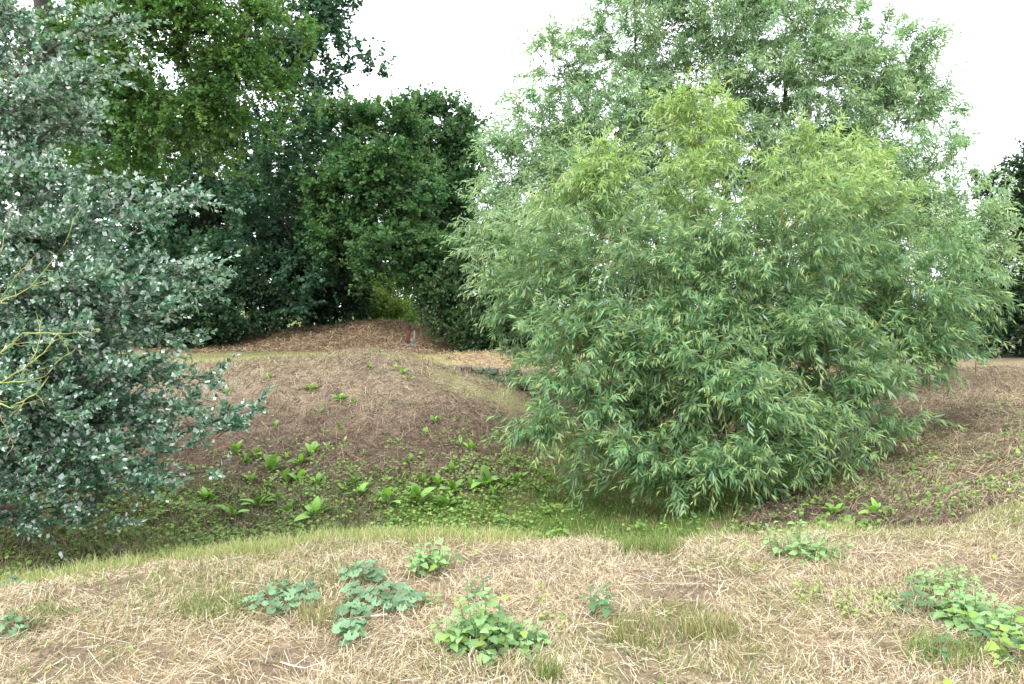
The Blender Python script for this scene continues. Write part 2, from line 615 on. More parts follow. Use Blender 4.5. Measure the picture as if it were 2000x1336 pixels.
l.new(p.outputs[0], out.inputs['Surface'])

gcol = ground_colour(GX.ravel(), GY.ravel(), GZ)
ground = link('ground', mesh_np('ground', np.c_[GX.ravel(), GY.ravel(), GZ], None, gcol, M_GROUND, True, quads))
tag(ground, 'grassy earthwork ground with a ditch, mounds and banks of cut dry grass', 'ground', kind='structure')


# ------------------------------------------------------------------ trees
def lobe_pts(lobes):
    res = []
    for lb in lobes:
        px, py, D, rx, ry = lb[:5]
        dens = lb[5] if len(lb) > 5 else 1.0
        c = at(px, py, D)
        s = D / F
        res.append((c, np.array([rx * s, min(rx, ry * 1.4) * s * 0.9, ry * s]), dens, rx * ry))
    return res


def make_crown(lobes, n_br, shoots, per, Lb, Ls, up=0.4, out_=0.8, spread=0.6, droop=0.25, lead=0.5, grav=0.4, lsize=(0.12, 0.18), lwid=0.18,
               tm=LEAF_WILLOW, col=(0.1, 0.15, 0.06), tip=(0.2, 0.25, 0.05), tipw=0.6, vary=0.25, twig=0.003, twigcol=(0.2, 0.16, 0.05), bias=(0, 0, 0),
               flatten=0.0, back=0.35, sub=0, shoot_twigs=0.0, rho=(0.45, 1.0), hue=0.12, flipw=0.0, topmix=None):
    """leafy shoots on branchlets spread through a set of lobes -> (leaf V, T, C), (twig V, Q, C), branchlet starts"""
    LB = lobe_pts(lobes)
    if sub:
        LB2 = [(c_, r_, d_ * 0.4, a_) for (c_, r_, d_, a_) in LB]
        for (c_, r_, d_, a_) in LB:
            for _ in range(sub):
                v_ = nrm(rng.normal(size=3) + np.array([0, -0.5, 0.35]))
                k_ = rng.uniform(0.26, 0.42)
                LB2.append((c_ + r_ * v_ * 0.86, r_ * k_ * np.array([1.1, 1.1, 0.75]), d_, 1.6 * a_ / sub))
        LB = LB2
    wts = np.array([b[3] * b[2] for b in LB])
    wts = wts / wts.sum()
    which = rng.choice(len(LB), n_br * 2, p=wts)
    cs = np.array([LB[i][0] for i in which])
    rs = np.array([LB[i][1] for i in which])
    d = nrm(rng.normal(size=(len(which), 3)))
    camd = nrm(np.array([0, 0, CAM_H]) - cs)
    keep = (d * camd).sum(1) > -0.15
    keep |= rng.random(len(which)) < back
    cs, rs, d = cs[keep][:n_br], rs[keep][:n_br], d[keep][:n_br]
    nb_ = len(cs)
    rr = (rho[0] + (rho[1] - rho[0]) * rng.random(nb_) ** 0.6)[:, None]
    q = cs + rs * d * rr
    q[:, 2] = np.maximum(q[:, 2], H(q[:, 0], q[:, 1]) + 0.12)
    bd = nrm(out_ * d + np.array([0, 0, up]) + np.array(bias) + spread * 0.5 * rng.normal(size=(nb_, 3)))
    lb = Lb * (0.6 + 0.8 * rng.random(nb_))
    starts = q - bd * lb[:, None] * 0.6
    # shoots
    bi = np.repeat(np.arange(nb_), shoots)
    m = len(bi)
    t0 = 0.15 + 0.85 * rng.random(m)
    p0 = starts[bi] + bd[bi] * (lb[bi] * t0)[:, None]
    p0[:, 2] -= droop * 0.3 * lb[bi] * t0 ** 2
    sd = nrm(bd[bi] + spread * rng.normal(size=(m, 3)) * np.array([1, 1, 1 - flatten]) + np.array([0, 0, up * 0.3]))
    ls = Ls * (0.35 + 1.5 * rng.random(m) ** 1.6)
    K = 4
    s = np.linspace(0, 1, K)
    P = p0[:, None, :] + sd[:, None, :] * (ls[:, None] * s)[..., None]
    P[..., 2] -= droop * ls[:, None] * s ** 2
    gz = H(p0[:, 0], p0[:, 1])
    P[..., 2] = np.maximum(P[..., 2], gz[:, None] + 0.06)
    R = np.broadcast_to(twig * (1 - 0.6 * s), (m, K)).copy()
    tc_ = np.tile(np.array(twigcol), (m, 1)) * (0.7 + 0.6 * rng.random((m, 1)))
    # branchlets as twigs too
    PB = starts[:, None, :] + bd[:, None, :] * (lb[:, None] * s)[..., None]
    PB[..., 2] -= droop * 0.3 * lb[:, None] * s ** 2
    RB = np.broadcast_to(twig * 2.0 * (1 - 0.55 * s), (nb_, K)).copy()
    tcb = np.tile(np.array(twigcol) * 0.8, (nb_, 1))
    ks = rng.random(m) < shoot_twigs
    ta = many_tubes(PB[:, [0, 1, 3]], RB[:, [0, 1, 3]], 3, tcb)
    if ks.any():
        tb_ = many_tubes(P[ks][:, [0, 2, 3]], R[ks][:, [0, 2, 3]], 3, tc_[ks])
        tw = (np.concatenate([ta[0], tb_[0]]), np.concatenate([ta[1], tb_[1] + len(ta[0])]), np.concatenate([ta[2], tb_[2]]))
    else:
        tw = ta
    # leaves
    li = np.repeat(np.arange(m), per)
    k = len(li)
    u = (np.tile(np.arange(per), m) + rng.random(k)) / per
    u = 0.08 + 0.92 * u
    pos = p0[li] + sd[li] * (ls[li] * u)[:, None]
    pos[:, 2] -= droop * ls[li] * u ** 2
    pos[:, 2] = np.maximum(pos[:, 2], gz[li] + 0.05)
    tan = sd[li].copy()
    tan[:, 2] -= 2 * droop * u
    tan = nrm(tan)
    side = nrm(np.cross(tan, rng.normal(size=(k, 3))))
    ld = nrm(tan * (lead + 0.8 * u[:, None] ** 3) + side * 0.75 + np.array([0, 0, -grav]))
    upv = nrm(np.array([0, 0, 1.0]) + 0.55 * rng.normal(size=(k, 3)) + 0.25 * nrm(np.array([0, 0, CAM_H]) - pos))
    if flipw:
        fl = rng.random(k) < flipw
        upv[fl] *= -1
    L = (lsize[0] + (lsize[1] - lsize[0]) * rng.random(k)) * (1 - 0.45 * u ** 4)
    W = L * lwid * (0.8 + 0.4 * rng.random(k))
    plain = (rng.random(k) < 0.7) if len(tm[0]) == 6 else np.zeros(k, bool)
    order = np.concatenate([np.where(~plain)[0], np.where(plain)[0]])
    nf = int((~plain).sum())
    V, T = leaves(pos[order[:nf]], ld[order[:nf]], upv[order[:nf]], L[order[:nf]], W[order[:nf]], tm)
    if nf < k:
        o2 = order[nf:]
        V2, T2 = leaves(pos[o2], ld[o2], upv[o2], L[o2], W[o2], LEAF_KITE)
        T = np.concatenate([T, T2 + len(V)])
        V = np.concatenate([V, V2])
    tipf = (u ** 4 * tipw)[:, None]
    brv = np.repeat(rng.random(nb_), shoots)[li][:, None]
    c = np.array(col) * (1 + vary * (2 * rng.random((k, 1)) - 1)) * (0.85 + 0.3 * brv)
    c[:, 0:1] *= 1 + hue * (2 * np.repeat(rng.random(nb_), shoots)[li][:, None] - 1) * 2
    if topmix is not None:  # leaf colour lightens with height, imitating light on the crown top
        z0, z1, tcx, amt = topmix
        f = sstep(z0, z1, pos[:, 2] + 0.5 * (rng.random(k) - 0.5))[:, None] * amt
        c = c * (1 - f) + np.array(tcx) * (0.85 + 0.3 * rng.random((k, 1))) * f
    c = c * (1 - tipf) + np.array(tip) * (0.8 + 0.4 * rng.random((k, 1))) * tipf
    C = np.repeat(c[order[:nf]], len(tm[0]), axis=0)
    if nf < k:
        C = np.concatenate([C, np.repeat(c[order[nf:]], 4, axis=0)])
    return (V, T, C), tw, starts


def tree(name, label, cat, base, trunk_polys, lobes, lmat, barkcol, group=None, links=40, link_r=0.02, sides=7, multi=False, **kw):
    """thing > trunk, crown, branches"""
    bz = float(H(np.array([base[0]]), np.array([base[1]]))[0])
    base = (base[0], base[1], bz)
    global rng
    rng = np.random.default_rng(abs(int(base[0] * 1000 + base[1] * 77)) + 5)
    t = thing(name, label, cat, base, 0, group, True)
    nodes = []
    for (poly, r0, r1) in trunk_polys:
        rooted = np.isnan(poly[0][0])
        poly = [np.array(p_, float) for p_ in poly]
        poly = [np.array([base[0], base[1], bz - 0.15]) if np.isnan(p_[0]) else p_ for p_ in poly]
        fine = []
        for a_, b_ in zip(poly[:-1], poly[1:]):
            seg = bough(a_, b_, 6, 0, 0.025)
            fine.append(seg[:-1])
        fine.append(poly[-1][None])
        P = np.concatenate(fine)
        P[0] = poly[0]
        R = np.linspace(r0, r1, len(P))
        if rooted:
            R[0] *= 1.35
        tb = Tubes()
        tb.add(P, R, sides, barkcol, 0.12)
        for q_, r_ in zip(P, R):
            nodes.append((q_, r_))
        nm = 'stem' if multi else ('trunk' if rooted else 'limb')
        link(nm, tb.mesh(nm, M_BARK), t)
    (V, T, C), tw, starts = make_crown(lobes, **kw)
    # limbs that carry the branchlets
    NP = np.array([q_ for q_, _ in nodes])
    NR = np.array([r_ for _, r_ in nodes])
    bt = Tubes()
    sel = rng.choice(len(starts), min(links, len(starts)), replace=False)
    for i in sel:
        s_ = starts[i]
        dd = np.linalg.norm(NP - s_, axis=1) + np.maximum(0, NP[:, 2] - s_[2]) * 0.8
        j = int(np.argmin(dd))
        L = np.linalg.norm(s_ - NP[j])
        r = min(NR[j] * 0.7, link_r * (0.5 + 0.35 * L))
        bt.add(bough(NP[j], s_, 6, 0, 0.05, 0.06), np.linspace(r, link_r * 0.25, 6), 5, np.array(barkcol) * 1.1, 0.1)
    if bt.V:
        link('branches', bt.mesh('branches', M_BARK), t)['kind'] = 'stuff'
    link('crown', mesh_np('crown', V, T, C, lmat), t)
    if tw is not None and kw.get('twig', 0.003) > 0:
        link('twigs', mesh_np('twigs', tw[0], None, tw[2], M_TWIG, True, tw[1]), t)['kind'] = 'stuff'
    return t


NAN = (float('nan'), 0, 0)
BARK_OAK = (0.055, 0.048, 0.042)

# --- the osier-like willow in the ditch
wb = (2.75, 11.6)
stems = []
for tgt, r in [((1370, 230, 12.2), 0.07), ((1165, 330, 12.0), 0.06), ((1620, 330, 12.7), 0.06), ((1050, 560, 12.8), 0.045), ((1800, 560, 12.4), 0.05), ((1480, 480, 11.2), 0.06),
               ((1280, 520, 11.1), 0.05), ((1900, 600, 12.8), 0.04), ((1150, 760, 10.8), 0.035), ((1440, 800, 9.9), 0.035), ((1600, 820, 10.4), 0.035), ((1340, 650, 10.6), 0.04), ((1250, 880, 10.1), 0.03)]:
    B = at(*tgt)
    A = np.array([wb[0] + rng.uniform(-0.35, 0.35), wb[1] + rng.uniform(-0.3, 0.3), -1.05])
    M = A * 0.45 + B * 0.55 + np.array([0, 0, 0.18 * np.linalg.norm((B - A)[:2])])
    stems.append(([A, M, B], r, 0.012))
WF = [(1370, 265, 12.3, 60, 90, 1.6), (1400, 410, 12.2, 130, 110), (1165, 335, 12, 55, 75, 1.5), (1150, 460, 12, 130, 120), (1020, 520, 13, 70, 80), (1010, 640, 13, 60, 75),
      (1090, 580, 12.2, 110, 110), (1300, 560, 11.3, 170, 140), (1500, 500, 11.5, 180, 160), (1630, 320, 12.8, 75, 85), (1640, 420, 12.5, 130, 130), (1750, 540, 12.3, 140, 130),
      (1880, 540, 12.8, 75, 75), (1860, 620, 12.6, 70, 60), (1760, 660, 12.2, 110, 80), (1150, 690, 10.9, 120, 95), (1350, 700, 10.6, 170, 120), (1580, 700, 10.8, 150, 120),
      (1110, 815, 10.3, 80, 50), (1440, 790, 9.7, 90, 80, 1.2), (1250, 890, 9.8, 85, 45, 1.2), (1430, 900, 9.6, 85, 50, 1.2), (1590, 840, 10.2, 70, 65), (1690, 750, 11.0, 90, 60), (1400, 620, 12.6, 260, 160, 0.7), (1600, 560, 12.8, 160, 120, 0.6), (1200, 620, 12.6, 150, 120, 0.6), (1280, 800, 11.0, 120, 80, 0.8), (1560, 650, 12.2, 170, 120, 0.7), (1700, 600, 12.8, 150, 120, 0.6), (1480, 780, 10.8, 120, 90, 0.7), (1180, 760, 11.3, 90, 70, 0.7), (1790, 730, 11.8, 75, 40, 1.4), (1700, 820, 10.9, 60, 45, 1.4), (1620, 880, 10.2, 60, 40, 1.4), (1860, 690, 12.3, 55, 35, 1.3), (1060, 835, 10.3, 50, 35, 1.5), (1180, 910, 9.9, 45, 35, 1.3), (1340, 920, 9.7, 60, 35, 1.3), (1510, 925, 9.7, 45, 30, 1.3)]
tree('willow', 'broad bright green willow with yellow-green shoot tips filling the ditch', 'tree', wb, stems, WF, M_WILLOW, (0.17, 0.125, 0.075),
     multi=True, links=150, link_r=0.016, n_br=960, shoots=9, per=15, Lb=0.6, Ls=0.46, up=0.6, out_=0.75, spread=0.55, droop=0.40, lead=0.6, grav=0.42, shoot_twigs=0.6,
     hue=0.07, rho=(0.3, 1.0), lsize=(0.115, 0.185), lwid=0.165, tm=LEAF_WILLOW, col=(0.130, 0.252, 0.110), tip=(0.43, 0.51, 0.17), tipw=0.8, vary=0.25, twig=0.0035,
     twigcol=(0.28, 0.24, 0.07), back=0.3, topmix=(2.3, 4.2, (0.36, 0.47, 0.13), 0.85))  # strongly lit crown top is put into the leaf colour by height

# --- taller willow standing behind it
wb2 = (5.0, 19.0)
stems = []
for tgt, r in [((1100, 150, 18.0), 0.12), ((1240, 90, 18.4), 0.13), ((1420, 20, 18.5), 0.15), ((1580, 20, 18.5), 0.14), ((1740, 130, 18.0), 0.12), ((1870, 300, 17.6), 0.09), ((1000, 360, 17.4), 0.09), ((1330, 250, 17.6), 0.1), ((1650, 250, 17.8), 0.1)]:
    B = at(*tgt)
    A = np.array([wb2[0] + rng.uniform(-0.3, 0.3), wb2[1] + rng.uniform(-0.3, 0.3), -0.3])
    M = A * 0.5 + B * 0.5 + np.array([0, 0, 0.2 * np.linalg.norm((B - A)[:2])])
    stems.append(([A, M, B], r, 0.02))
WB = [(1090, 120, 18, 60, 65), (1060, 250, 18, 75, 75), (1230, 70, 18.5, 120, 85), (1200, 240, 18, 115, 95), (1400, 20, 18.5, 150, 100), (1400, 170, 18.5, 140, 100), (1570, 20, 18.5, 110, 90),
      (1600, 190, 18, 140, 110), (1730, 110, 18, 95, 75), (1740, 280, 17.5, 120, 100), (1860, 320, 17.5, 55, 60, 0.7), (1880, 225, 17.8, 40, 30, 0.5), (980, 420, 16, 40, 85), (1000, 330, 17, 55, 70),
      (1330, 310, 17.5, 150, 85), (1840, 430, 16.5, 75, 60), (1800, 180, 17.8, 50, 60, 0.8), (1480, 300, 17.3, 110, 70), (1560, 350, 17.2, 110, 70), (1690, 400, 17, 110, 70), (1120, 340, 17.3, 90, 70), (1230, 390, 17, 90, 60), (1130, 470, 16, 80, 60), (1050, 520, 15.5, 80, 80), (950, 320, 17, 25, 40, 0.9), (965, 450, 16.5, 40, 70, 1.2), (1010, 480, 16.5, 60, 70, 1.0), (1900, 395, 17, 45, 50, 1.0), (1890, 470, 16.5, 60, 50, 1.2), (1090, 330, 18, 90, 80, 0.8), (1640, 330, 17.6, 120, 70, 0.7), (1480, 120, 18.8, 260, 160, 0.5), (1650, 400, 17.8, 180, 110, 0.5), (1200, 300, 18.4, 170, 130, 0.5), (1700, 520, 16.5, 120, 80), (1300, 470, 16, 120, 80), (1300, -60, 18.5, 160, 60), (1500, -70, 18.5, 160, 60)]
tree('willow', 'tall pale green willow rising behind the ditch willow against the white sky', 'tree', wb2, stems, WB, M_WILLOW, (0.10, 0.08, 0.06),
     multi=True, links=150, link_r=0.022, n_br=1680, shoots=8, per=13, Lb=0.65, Ls=0.5, up=0.55, out_=0.8, spread=0.55, droop=0.36, shoot_twigs=0.3, lead=0.55, grav=0.40,
     hue=0.07, rho=(0.3, 1.0), lsize=(0.12, 0.185), lwid=0.23, tm=LEAF_DIAMOND, col=(0.33, 0.45, 0.26), tip=(0.36, 0.46, 0.18), tipw=0.6, vary=0.25, twig=0.005, twigcol=(0.13, 0.11, 0.05), back=0.25)  # leaf colour lifted to stand in for bright sky glare over the crown

# --- silvery poplar at the left
pb = (-6.6, 8.9)
ptr = []
for tgt, r in [((-60, -260, 8.8), 0.16), ((150, 60, 8.4), 0.05), ((250, 390, 8.1), 0.05), ((330, 560, 8.0), 0.05), ((300, 690, 8.0), 0.045), ((440, 815, 7.9), 0.04), ((400, 920, 7.9), 0.04), ((120, 240, 8.3), 0.05), ((200, 980, 7.9), 0.035)]:
    B = at(*tgt)
    A = np.array([pb[0], pb[1], -1.0]) if r > 0.1 else np.array([pb[0] - 0.02, pb[1], max(-0.6, min(3.5, B[2] - 0.9))])
    ptr.append(([A, A * 0.5 + B * 0.5 + np.array([0, 0, -0.05 * np.linalg.norm(B - A)]), B], r, 0.012 if r < 0.1 else 0.05))
PL = [(30, 60, 9.2, 110, 110, 0.5), (20, 250, 9.2, 120, 120, 0.5), (60, 430, 9.2, 130, 110, 0.6), (110, 600, 9.1, 170, 120, 0.6), (120, 760, 9.0, 190, 110, 0.6), (140, 880, 8.9, 190, 80, 0.6), (-120, 500, 9.4, 200, 500, 0.2)]
for (tx, ty, ln, dy, D_, th, wt_) in [
    (215, 50, 190, 70, 8.0, 24, 1.0), (60, 20, 120, 60, 8.2, 30, 0.8), (220, 140, 220, 90, 7.9, 26, 1.1), (175, 235, 190, 60, 8.0, 26, 1.0), (90, 190, 140, 60, 7.8, 30, 0.9), (150, 325, 190, 60, 7.8, 26, 1.0),
    (60, 330, 120, 40, 7.7, 32, 0.8), (235, 350, 230, 80, 7.9, 24, 1.0), (365, 385, 330, 110, 7.8, 24, 1.5), (280, 430, 260, 50, 7.6, 26, 1.2), (120, 440, 160, 30, 7.5, 32, 0.9), (385, 520, 340, 60, 7.7, 26, 1.5),
    (405, 562, 340, 40, 7.6, 22, 1.4), (180, 540, 200, 30, 7.4, 34, 1.1), (300, 610, 260, 10, 7.5, 28, 1.2), (335, 655, 300, 10, 7.6, 26, 1.3), (150, 660, 190, 10, 7.4, 34, 1.0), (390, 735, 330, -30, 7.7, 26, 1.4),
    (230, 730, 240, -10, 7.4, 32, 1.1), (370, 790, 330, -30, 7.6, 28, 1.3), (495, 795, 430, -10, 7.7, 20, 1.6), (485, 832, 400, -30, 7.6, 22, 1.4), (180, 800, 220, -20, 7.3, 34, 1.1), (420, 865, 360, -40, 7.5, 26, 1.3),
    (460, 925, 380, -50, 7.6, 22, 1.3), (250, 880, 260, -40, 7.3, 32, 1.2), (330, 950, 300, -60, 7.5, 26, 1.1), (180, 960, 200, -50, 7.4, 28, 0.9), (60, 960, 160, -20, 7.5, 34, 0.9), (80, 1010, 180, -40, 7.6, 24, 0.8), (40, 860, 140, -10, 7.3, 36, 0.8), (30, 760, 120, 0, 7.3, 36, 0.8), (265, 1020, 200, -70, 7.6, 20, 0.7)]:
    tx -= 35 * (ty > 760)
    for q_ in range(6):
        f_ = q_ / 5
        sz_ = th * (1.25 - 0.75 * f_)
        PL.append((tx - ln * (1 - f_), ty + dy * (1 - f_) ** 1.5, D_ + 0.7 * (1 - f_), sz_ * 1.5, sz_, 2.2 * wt_ * (0.7 + 0.6 * f_)))
tree('poplar', 'silver-leaved white poplar filling the left side above the ditch', 'tree', pb, ptr, PL, M_POPLAR, (0.12, 0.11, 0.09),
     links=110, link_r=0.013, n_br=1550, shoots=5, per=14, Lb=0.34, Ls=0.22, up=0.22, out_=0.5, spread=0.38, droop=0.06, lead=0.55, grav=-0.02, bias=(0.75, 0, 0.05), shoot_twigs=0.25,
     lsize=(0.042, 0.074), lwid=0.75, tm=LEAF_KITE, col=(0.068, 0.160, 0.084), tip=(0.19, 0.29, 0.19), tipw=0.7, vary=0.3, twig=0.0025, twigcol=(0.10, 0.085, 0.06),
     back=0.4, flipw=0.17)

# --- woodland behind the mound
DK = dict(sub=9, tm=LEAF_DIAMOND, lwid=0.75, droop=0.12, lead=0.45, grav=0.15, twig=0, twigcol=(0.05, 0.045, 0.035), spread=0.75)
ob = at(395, 690, 30.0)
oak_t = [([NAN, at(398, 480, 30), at(400, 330, 30), at(380, 190, 30)], 0.42, 0.14), ([at(398, 480, 30), at(500, 320, 29.8), at(560, 230, 29.8)], 0.24, 0.08), ([at(400, 340, 30), at(300, 220, 30)], 0.18, 0.06),
         ([at(560, 230, 29.8), at(590, 110, 30), at(600, 20, 30)], 0.09, 0.03), ([at(575, 170, 29.9), at(690, 140, 30)], 0.06, 0.02), ([at(400, 450, 30), at(480, 440, 29), at(560, 430, 28.5)], 0.15, 0.05)]
OK_ = [(230, 420, 30, 130, 130), (330, 330, 30, 140, 110), (480, 200, 30, 130, 90), (590, 300, 29, 90, 90), (560, 400, 28.6, 120, 80), (300, 540, 28, 130, 90), (450, 560, 28, 140, 90), (590, 560, 28, 100, 70),
       (470, 480, 30.5, 180, 110, 0.8), (600, 50, 30, 65, 60, 0.9), (680, 110, 30, 45, 35, 0.9), (735, 140, 30, 22, 20, 0.9), (640, 20, 30, 50, 40, 1.2), (560, 130, 30, 60, 60, 1.2), (650, 60, 30, 50, 50, 1.2), (600, 110, 29.5, 60, 60, 1.2), (620, 200, 29.5, 60, 50), (420, 60, 31, 160, 90, 0.7), (200, 260, 30, 110, 110), (200, 200, 32, 130, 130, 0.8), (330, 250, 32, 150, 120, 0.8), (480, 330, 32, 130, 110, 0.7), (540, 60, 30.5, 50, 60, 0.8), (440, 500, 31.5, 180, 110, 0.9), (320, 480, 31.5, 140, 110, 0.9), (560, 480, 31, 110, 110, 0.8), (420, 400, 31.5, 160, 100, 0.7), (330, 610, 30, 120, 70, 0.8), (560, 620, 30.5, 120, 60, 0.8)]
tree('oak', 'large dark oak with a thick forking trunk behind the mound', 'tree', ob, oak_t, OK_, M_OAK, BARK_OAK, links=120, link_r=0.05,
     n_br=2250, shoots=5, per=9, Lb=0.9, Ls=0.5, up=0.3, out_=0.7, lsize=(0.13, 0.22), col=(0.050, 0.108, 0.063), tip=(0.085, 0.158, 0.075), tipw=0.6, vary=0.3, back=0.3, **DK)

ob2 = at(60, 700, 21.0)
oak2 = [([NAN, at(70, 300, 21), at(90, 40, 20.5), at(60, -200, 21)], 0.4, 0.16), ([at(85, 60, 20.5), at(230, 62, 18.7), at(330, 52, 18.6), at(450, 70, 18.6), at(570, 75, 18.8)], 0.11, 0.02), ([at(330, 52, 18.6), at(390, 110, 18.5), at(415, 170, 18.6)], 0.045, 0.015), ([at(110, 20, 19.5), at(240, 20, 18.6), at(330, 10, 18.5)], 0.08, 0.03),
        ([at(80, 180, 20.5), at(180, 250, 19.5), at(260, 300, 19)], 0.08, 0.02), ([at(90, -20, 20.5), at(240, 10, 19.5), at(340, -30, 19)], 0.1, 0.03)]
O2 = [(240, 60, 19, 150, 70), (400, 50, 19, 130, 60), (330, 160, 19, 150, 70), (470, 150, 19, 75, 70), (510, 60, 19, 45, 55), (230, 270, 19, 110, 65), (390, 240, 19, 90, 45), (300, 230, 19, 100, 60), (180, 330, 19, 60, 30, 0.8), (150, 150, 19.5, 110, 110), (350, -60, 19.5, 220, 60), (560, 190, 19.5, 45, 45, 0.6), (500, 250, 19.5, 60, 40, 0.5), (600, 80, 19.3, 35, 60, 0.5), (430, 320, 19.5, 60, 35, 0.5)]
tree('oak', 'yellow-green oak boughs reaching over from the upper left with dark bare limbs', 'tree', ob2, oak2, O2, M_OAK, BARK_OAK, links=130, link_r=0.03,
     n_br=1050, shoots=6, per=11, Lb=0.7, Ls=0.4, up=0.2, out_=0.7, lsize=(0.075, 0.13), col=(0.092, 0.178, 0.048), tip=(0.135, 0.235, 0.06), tipw=0.6, vary=0.3, back=0.3, **DK)

_ob = [o for o in COL.objects if o.name == 'oak'][0]
_tb = Tubes()
for _pp, _r in (([(372, 262), (378, 282), (392, 300), (394, 318)], 0.05), ([(378, 282), (398, 292), (422, 300), (432, 314)], 0.03), ([(398, 292), (412, 290), (428, 294)], 0.02), ([(392, 300), (386, 312), (380, 326)], 0.02), ([(412, 296), (420, 310), (424, 322)], 0.018)):
    _P = np.concatenate([bough(at(a_[0], a_[1], 26.5), at(b_[0], b_[1], 26.4), 4, 0, 0.05)[:-1] for a_, b_ in zip(_pp[:-1], _pp[1:])] + [at(_pp[-1][0], _pp[-1][1], 26.4)[None]])
    _tb.add(_P, np.linspace(_r, _r * 0.35, len(_P)), 5, (0.20, 0.21, 0.13), 0.3)
link('dead_bough', _tb.mesh('dead_bough', M_BARK), _ob)['label'] = 'grey lichened dead bough hanging in the crown'
for bx_, lb_, lab_ in [(330, [(250, 330, 39, 130, 120), (360, 430, 39, 130, 110), (300, 540, 38, 150, 80), (430, 330, 40, 90, 90)], 'dim tree in the wood behind the large oak trunk'),
                       (600, [(520, 420, 39, 100, 110), (620, 380, 39, 100, 100), (600, 520, 38, 130, 80), (680, 300, 40, 60, 60)], 'dim tree in the wood between the large oak and the rounded maple'),
                       (830, [(760, 430, 40, 100, 110), (850, 350, 41, 70, 90), (870, 500, 40, 80, 90), (740, 310, 41, 70, 60)], 'dim tree in the wood behind the two maples')]:
    tree('wood_tree', lab_, 'tree', at(bx_, 680, 39), [([NAN, at(bx_, 480, 39), at(bx_ + 10, 340, 39)], 0.25, 0.08)], lb_, M_OAK, BARK_OAK, links=15, link_r=0.05, n_br=230, shoots=5, per=9, Lb=1.0, Ls=0.6, up=0.3, out_=0.7,
         lsize=(0.22, 0.34), col=(0.045, 0.095, 0.055), tip=(0.07, 0.13, 0.06), tipw=0.5, vary=0.3, back=0.3, group='dim trees in the wood', **dict(DK, sub=0))
mb = at(668, 690, 31.5)
mt = [([NAN, at(690, 540, 29.6), at(740, 330, 28.3)], 0.22, 0.08), ([at(690, 540, 29.6), at(690, 380, 28)], 0.1, 0.04), ([at(690, 540, 29.6), at(820, 400, 28)], 0.1, 0.04)]
MA = [(740, 290, 28, 90, 75), (700, 400, 27.5, 85, 90), (800, 420, 27.5, 70, 90), (750, 500, 27.2, 120, 70), (690, 230, 28, 45, 40), (660, 470, 27.5, 60, 80), (830, 520, 27.5, 50, 60), (740, 390, 28.5, 110, 110)]
tree('maple', 'rounded mid-green field maple above the far mound', 'tree', mb, mt, MA, M_OAK, (0.07, 0.06, 0.05), links=60, link_r=0.03,
     n_br=1150, shoots=5, per=9, Lb=0.6, Ls=0.42, up=0.55, out_=0.8, lsize=(0.12, 0.19), col=(0.078, 0.160, 0.068), tip=(0.135, 0.21, 0.065), tipw=0.8, vary=0.3, back=0.3, **DK)
mb2 = at(870, 680, 32)
mt2 = [([NAN, at(870, 480, 32), at(865, 260, 32)], 0.25, 0.06), ([at(870, 450, 32), at(910, 350, 31.5)], 0.1, 0.04)]
MB_ = [(855, 260, 32, 70, 60), (800, 240, 32, 30, 35), (895, 300, 31.5, 40, 60), (890, 400, 31, 50, 80), (850, 400, 31.5, 60, 90), (880, 500, 30.5, 55, 60), (928, 330, 31, 28, 45, 0.8), (915, 235, 31.5, 22, 22, 0.7), (830, 205, 32, 25, 22, 0.8)]
tree('maple', 'narrower dark green maple between the rounded maple and the willow', 'tree', mb2, mt2, MB_, M_OAK, (0.07, 0.06, 0.05), links=50, link_r=0.03,
     n_br=800, shoots=5, per=9, Lb=0.7, Ls=0.45, up=0.5, out_=0.8, lsize=(0.12, 0.2), col=(0.068, 0.142, 0.065), tip=(0.105, 0.17, 0.065), tipw=0.7, vary=0.3, back=0.3, **DK)

rb = at(2010, 700, 26.5)
rt = [([NAN, at(2010, 480, 26.5), at(2010, 330, 26.5)], 0.2, 0.06)]
RT = [(1965, 360, 26, 45, 55), (2040, 380, 26, 70, 80), (1975, 480, 26, 55, 80), (2060, 520, 26, 90, 110), (1950, 590, 26, 50, 70), (2000, 640, 25.6, 90, 50), (2020, 500, 27, 110, 170)]
tree('hawthorn', 'dark dense hawthorn at the right edge beyond the willow', 'tree', rb, rt, RT, M_OAK, (0.07, 0.06, 0.05), links=40, link_r=0.03,
     n_br=850, shoots=5, per=9, Lb=0.6, Ls=0.4, up=0.4, out_=0.8, lsize=(0.12, 0.19), col=(0.034, 0.070, 0.036), tip=(0.06, 0.11, 0.04), tipw=0.7, vary=0.3, back=0.3, **DK)

# low willow growing against the stone wall
tree('willow_shoot', 'low leafy willow shoots growing against the stone wall', 'shrub', (-0.3, 18.75), [([NAN, at(960, 730, 18.6)], 0.02, 0.006), ([NAN, at(1030, 745, 18.5)], 0.02, 0.006)],
     [(950, 728, 18.75, 26, 10), (990, 735, 18.7, 30, 12), (1045, 745, 18.6, 40, 14), (1000, 750, 18.4, 40, 12)], M_WILLOW, (0.17, 0.125, 0.075), multi=True, links=6, link_r=0.01,
     n_br=16, shoots=5, per=12, Lb=0.3, Ls=0.3, up=0.4, out_=0.6, droop=0.3, lsize=(0.11, 0.17), lwid=0.17, tm=LEAF_WILLOW, col=(0.10, 0.20, 0.10), tip=(0.2, 0.3, 0.13), tipw=0.6, twig=0.004, twigcol=(0.2, 0.17, 0.06))

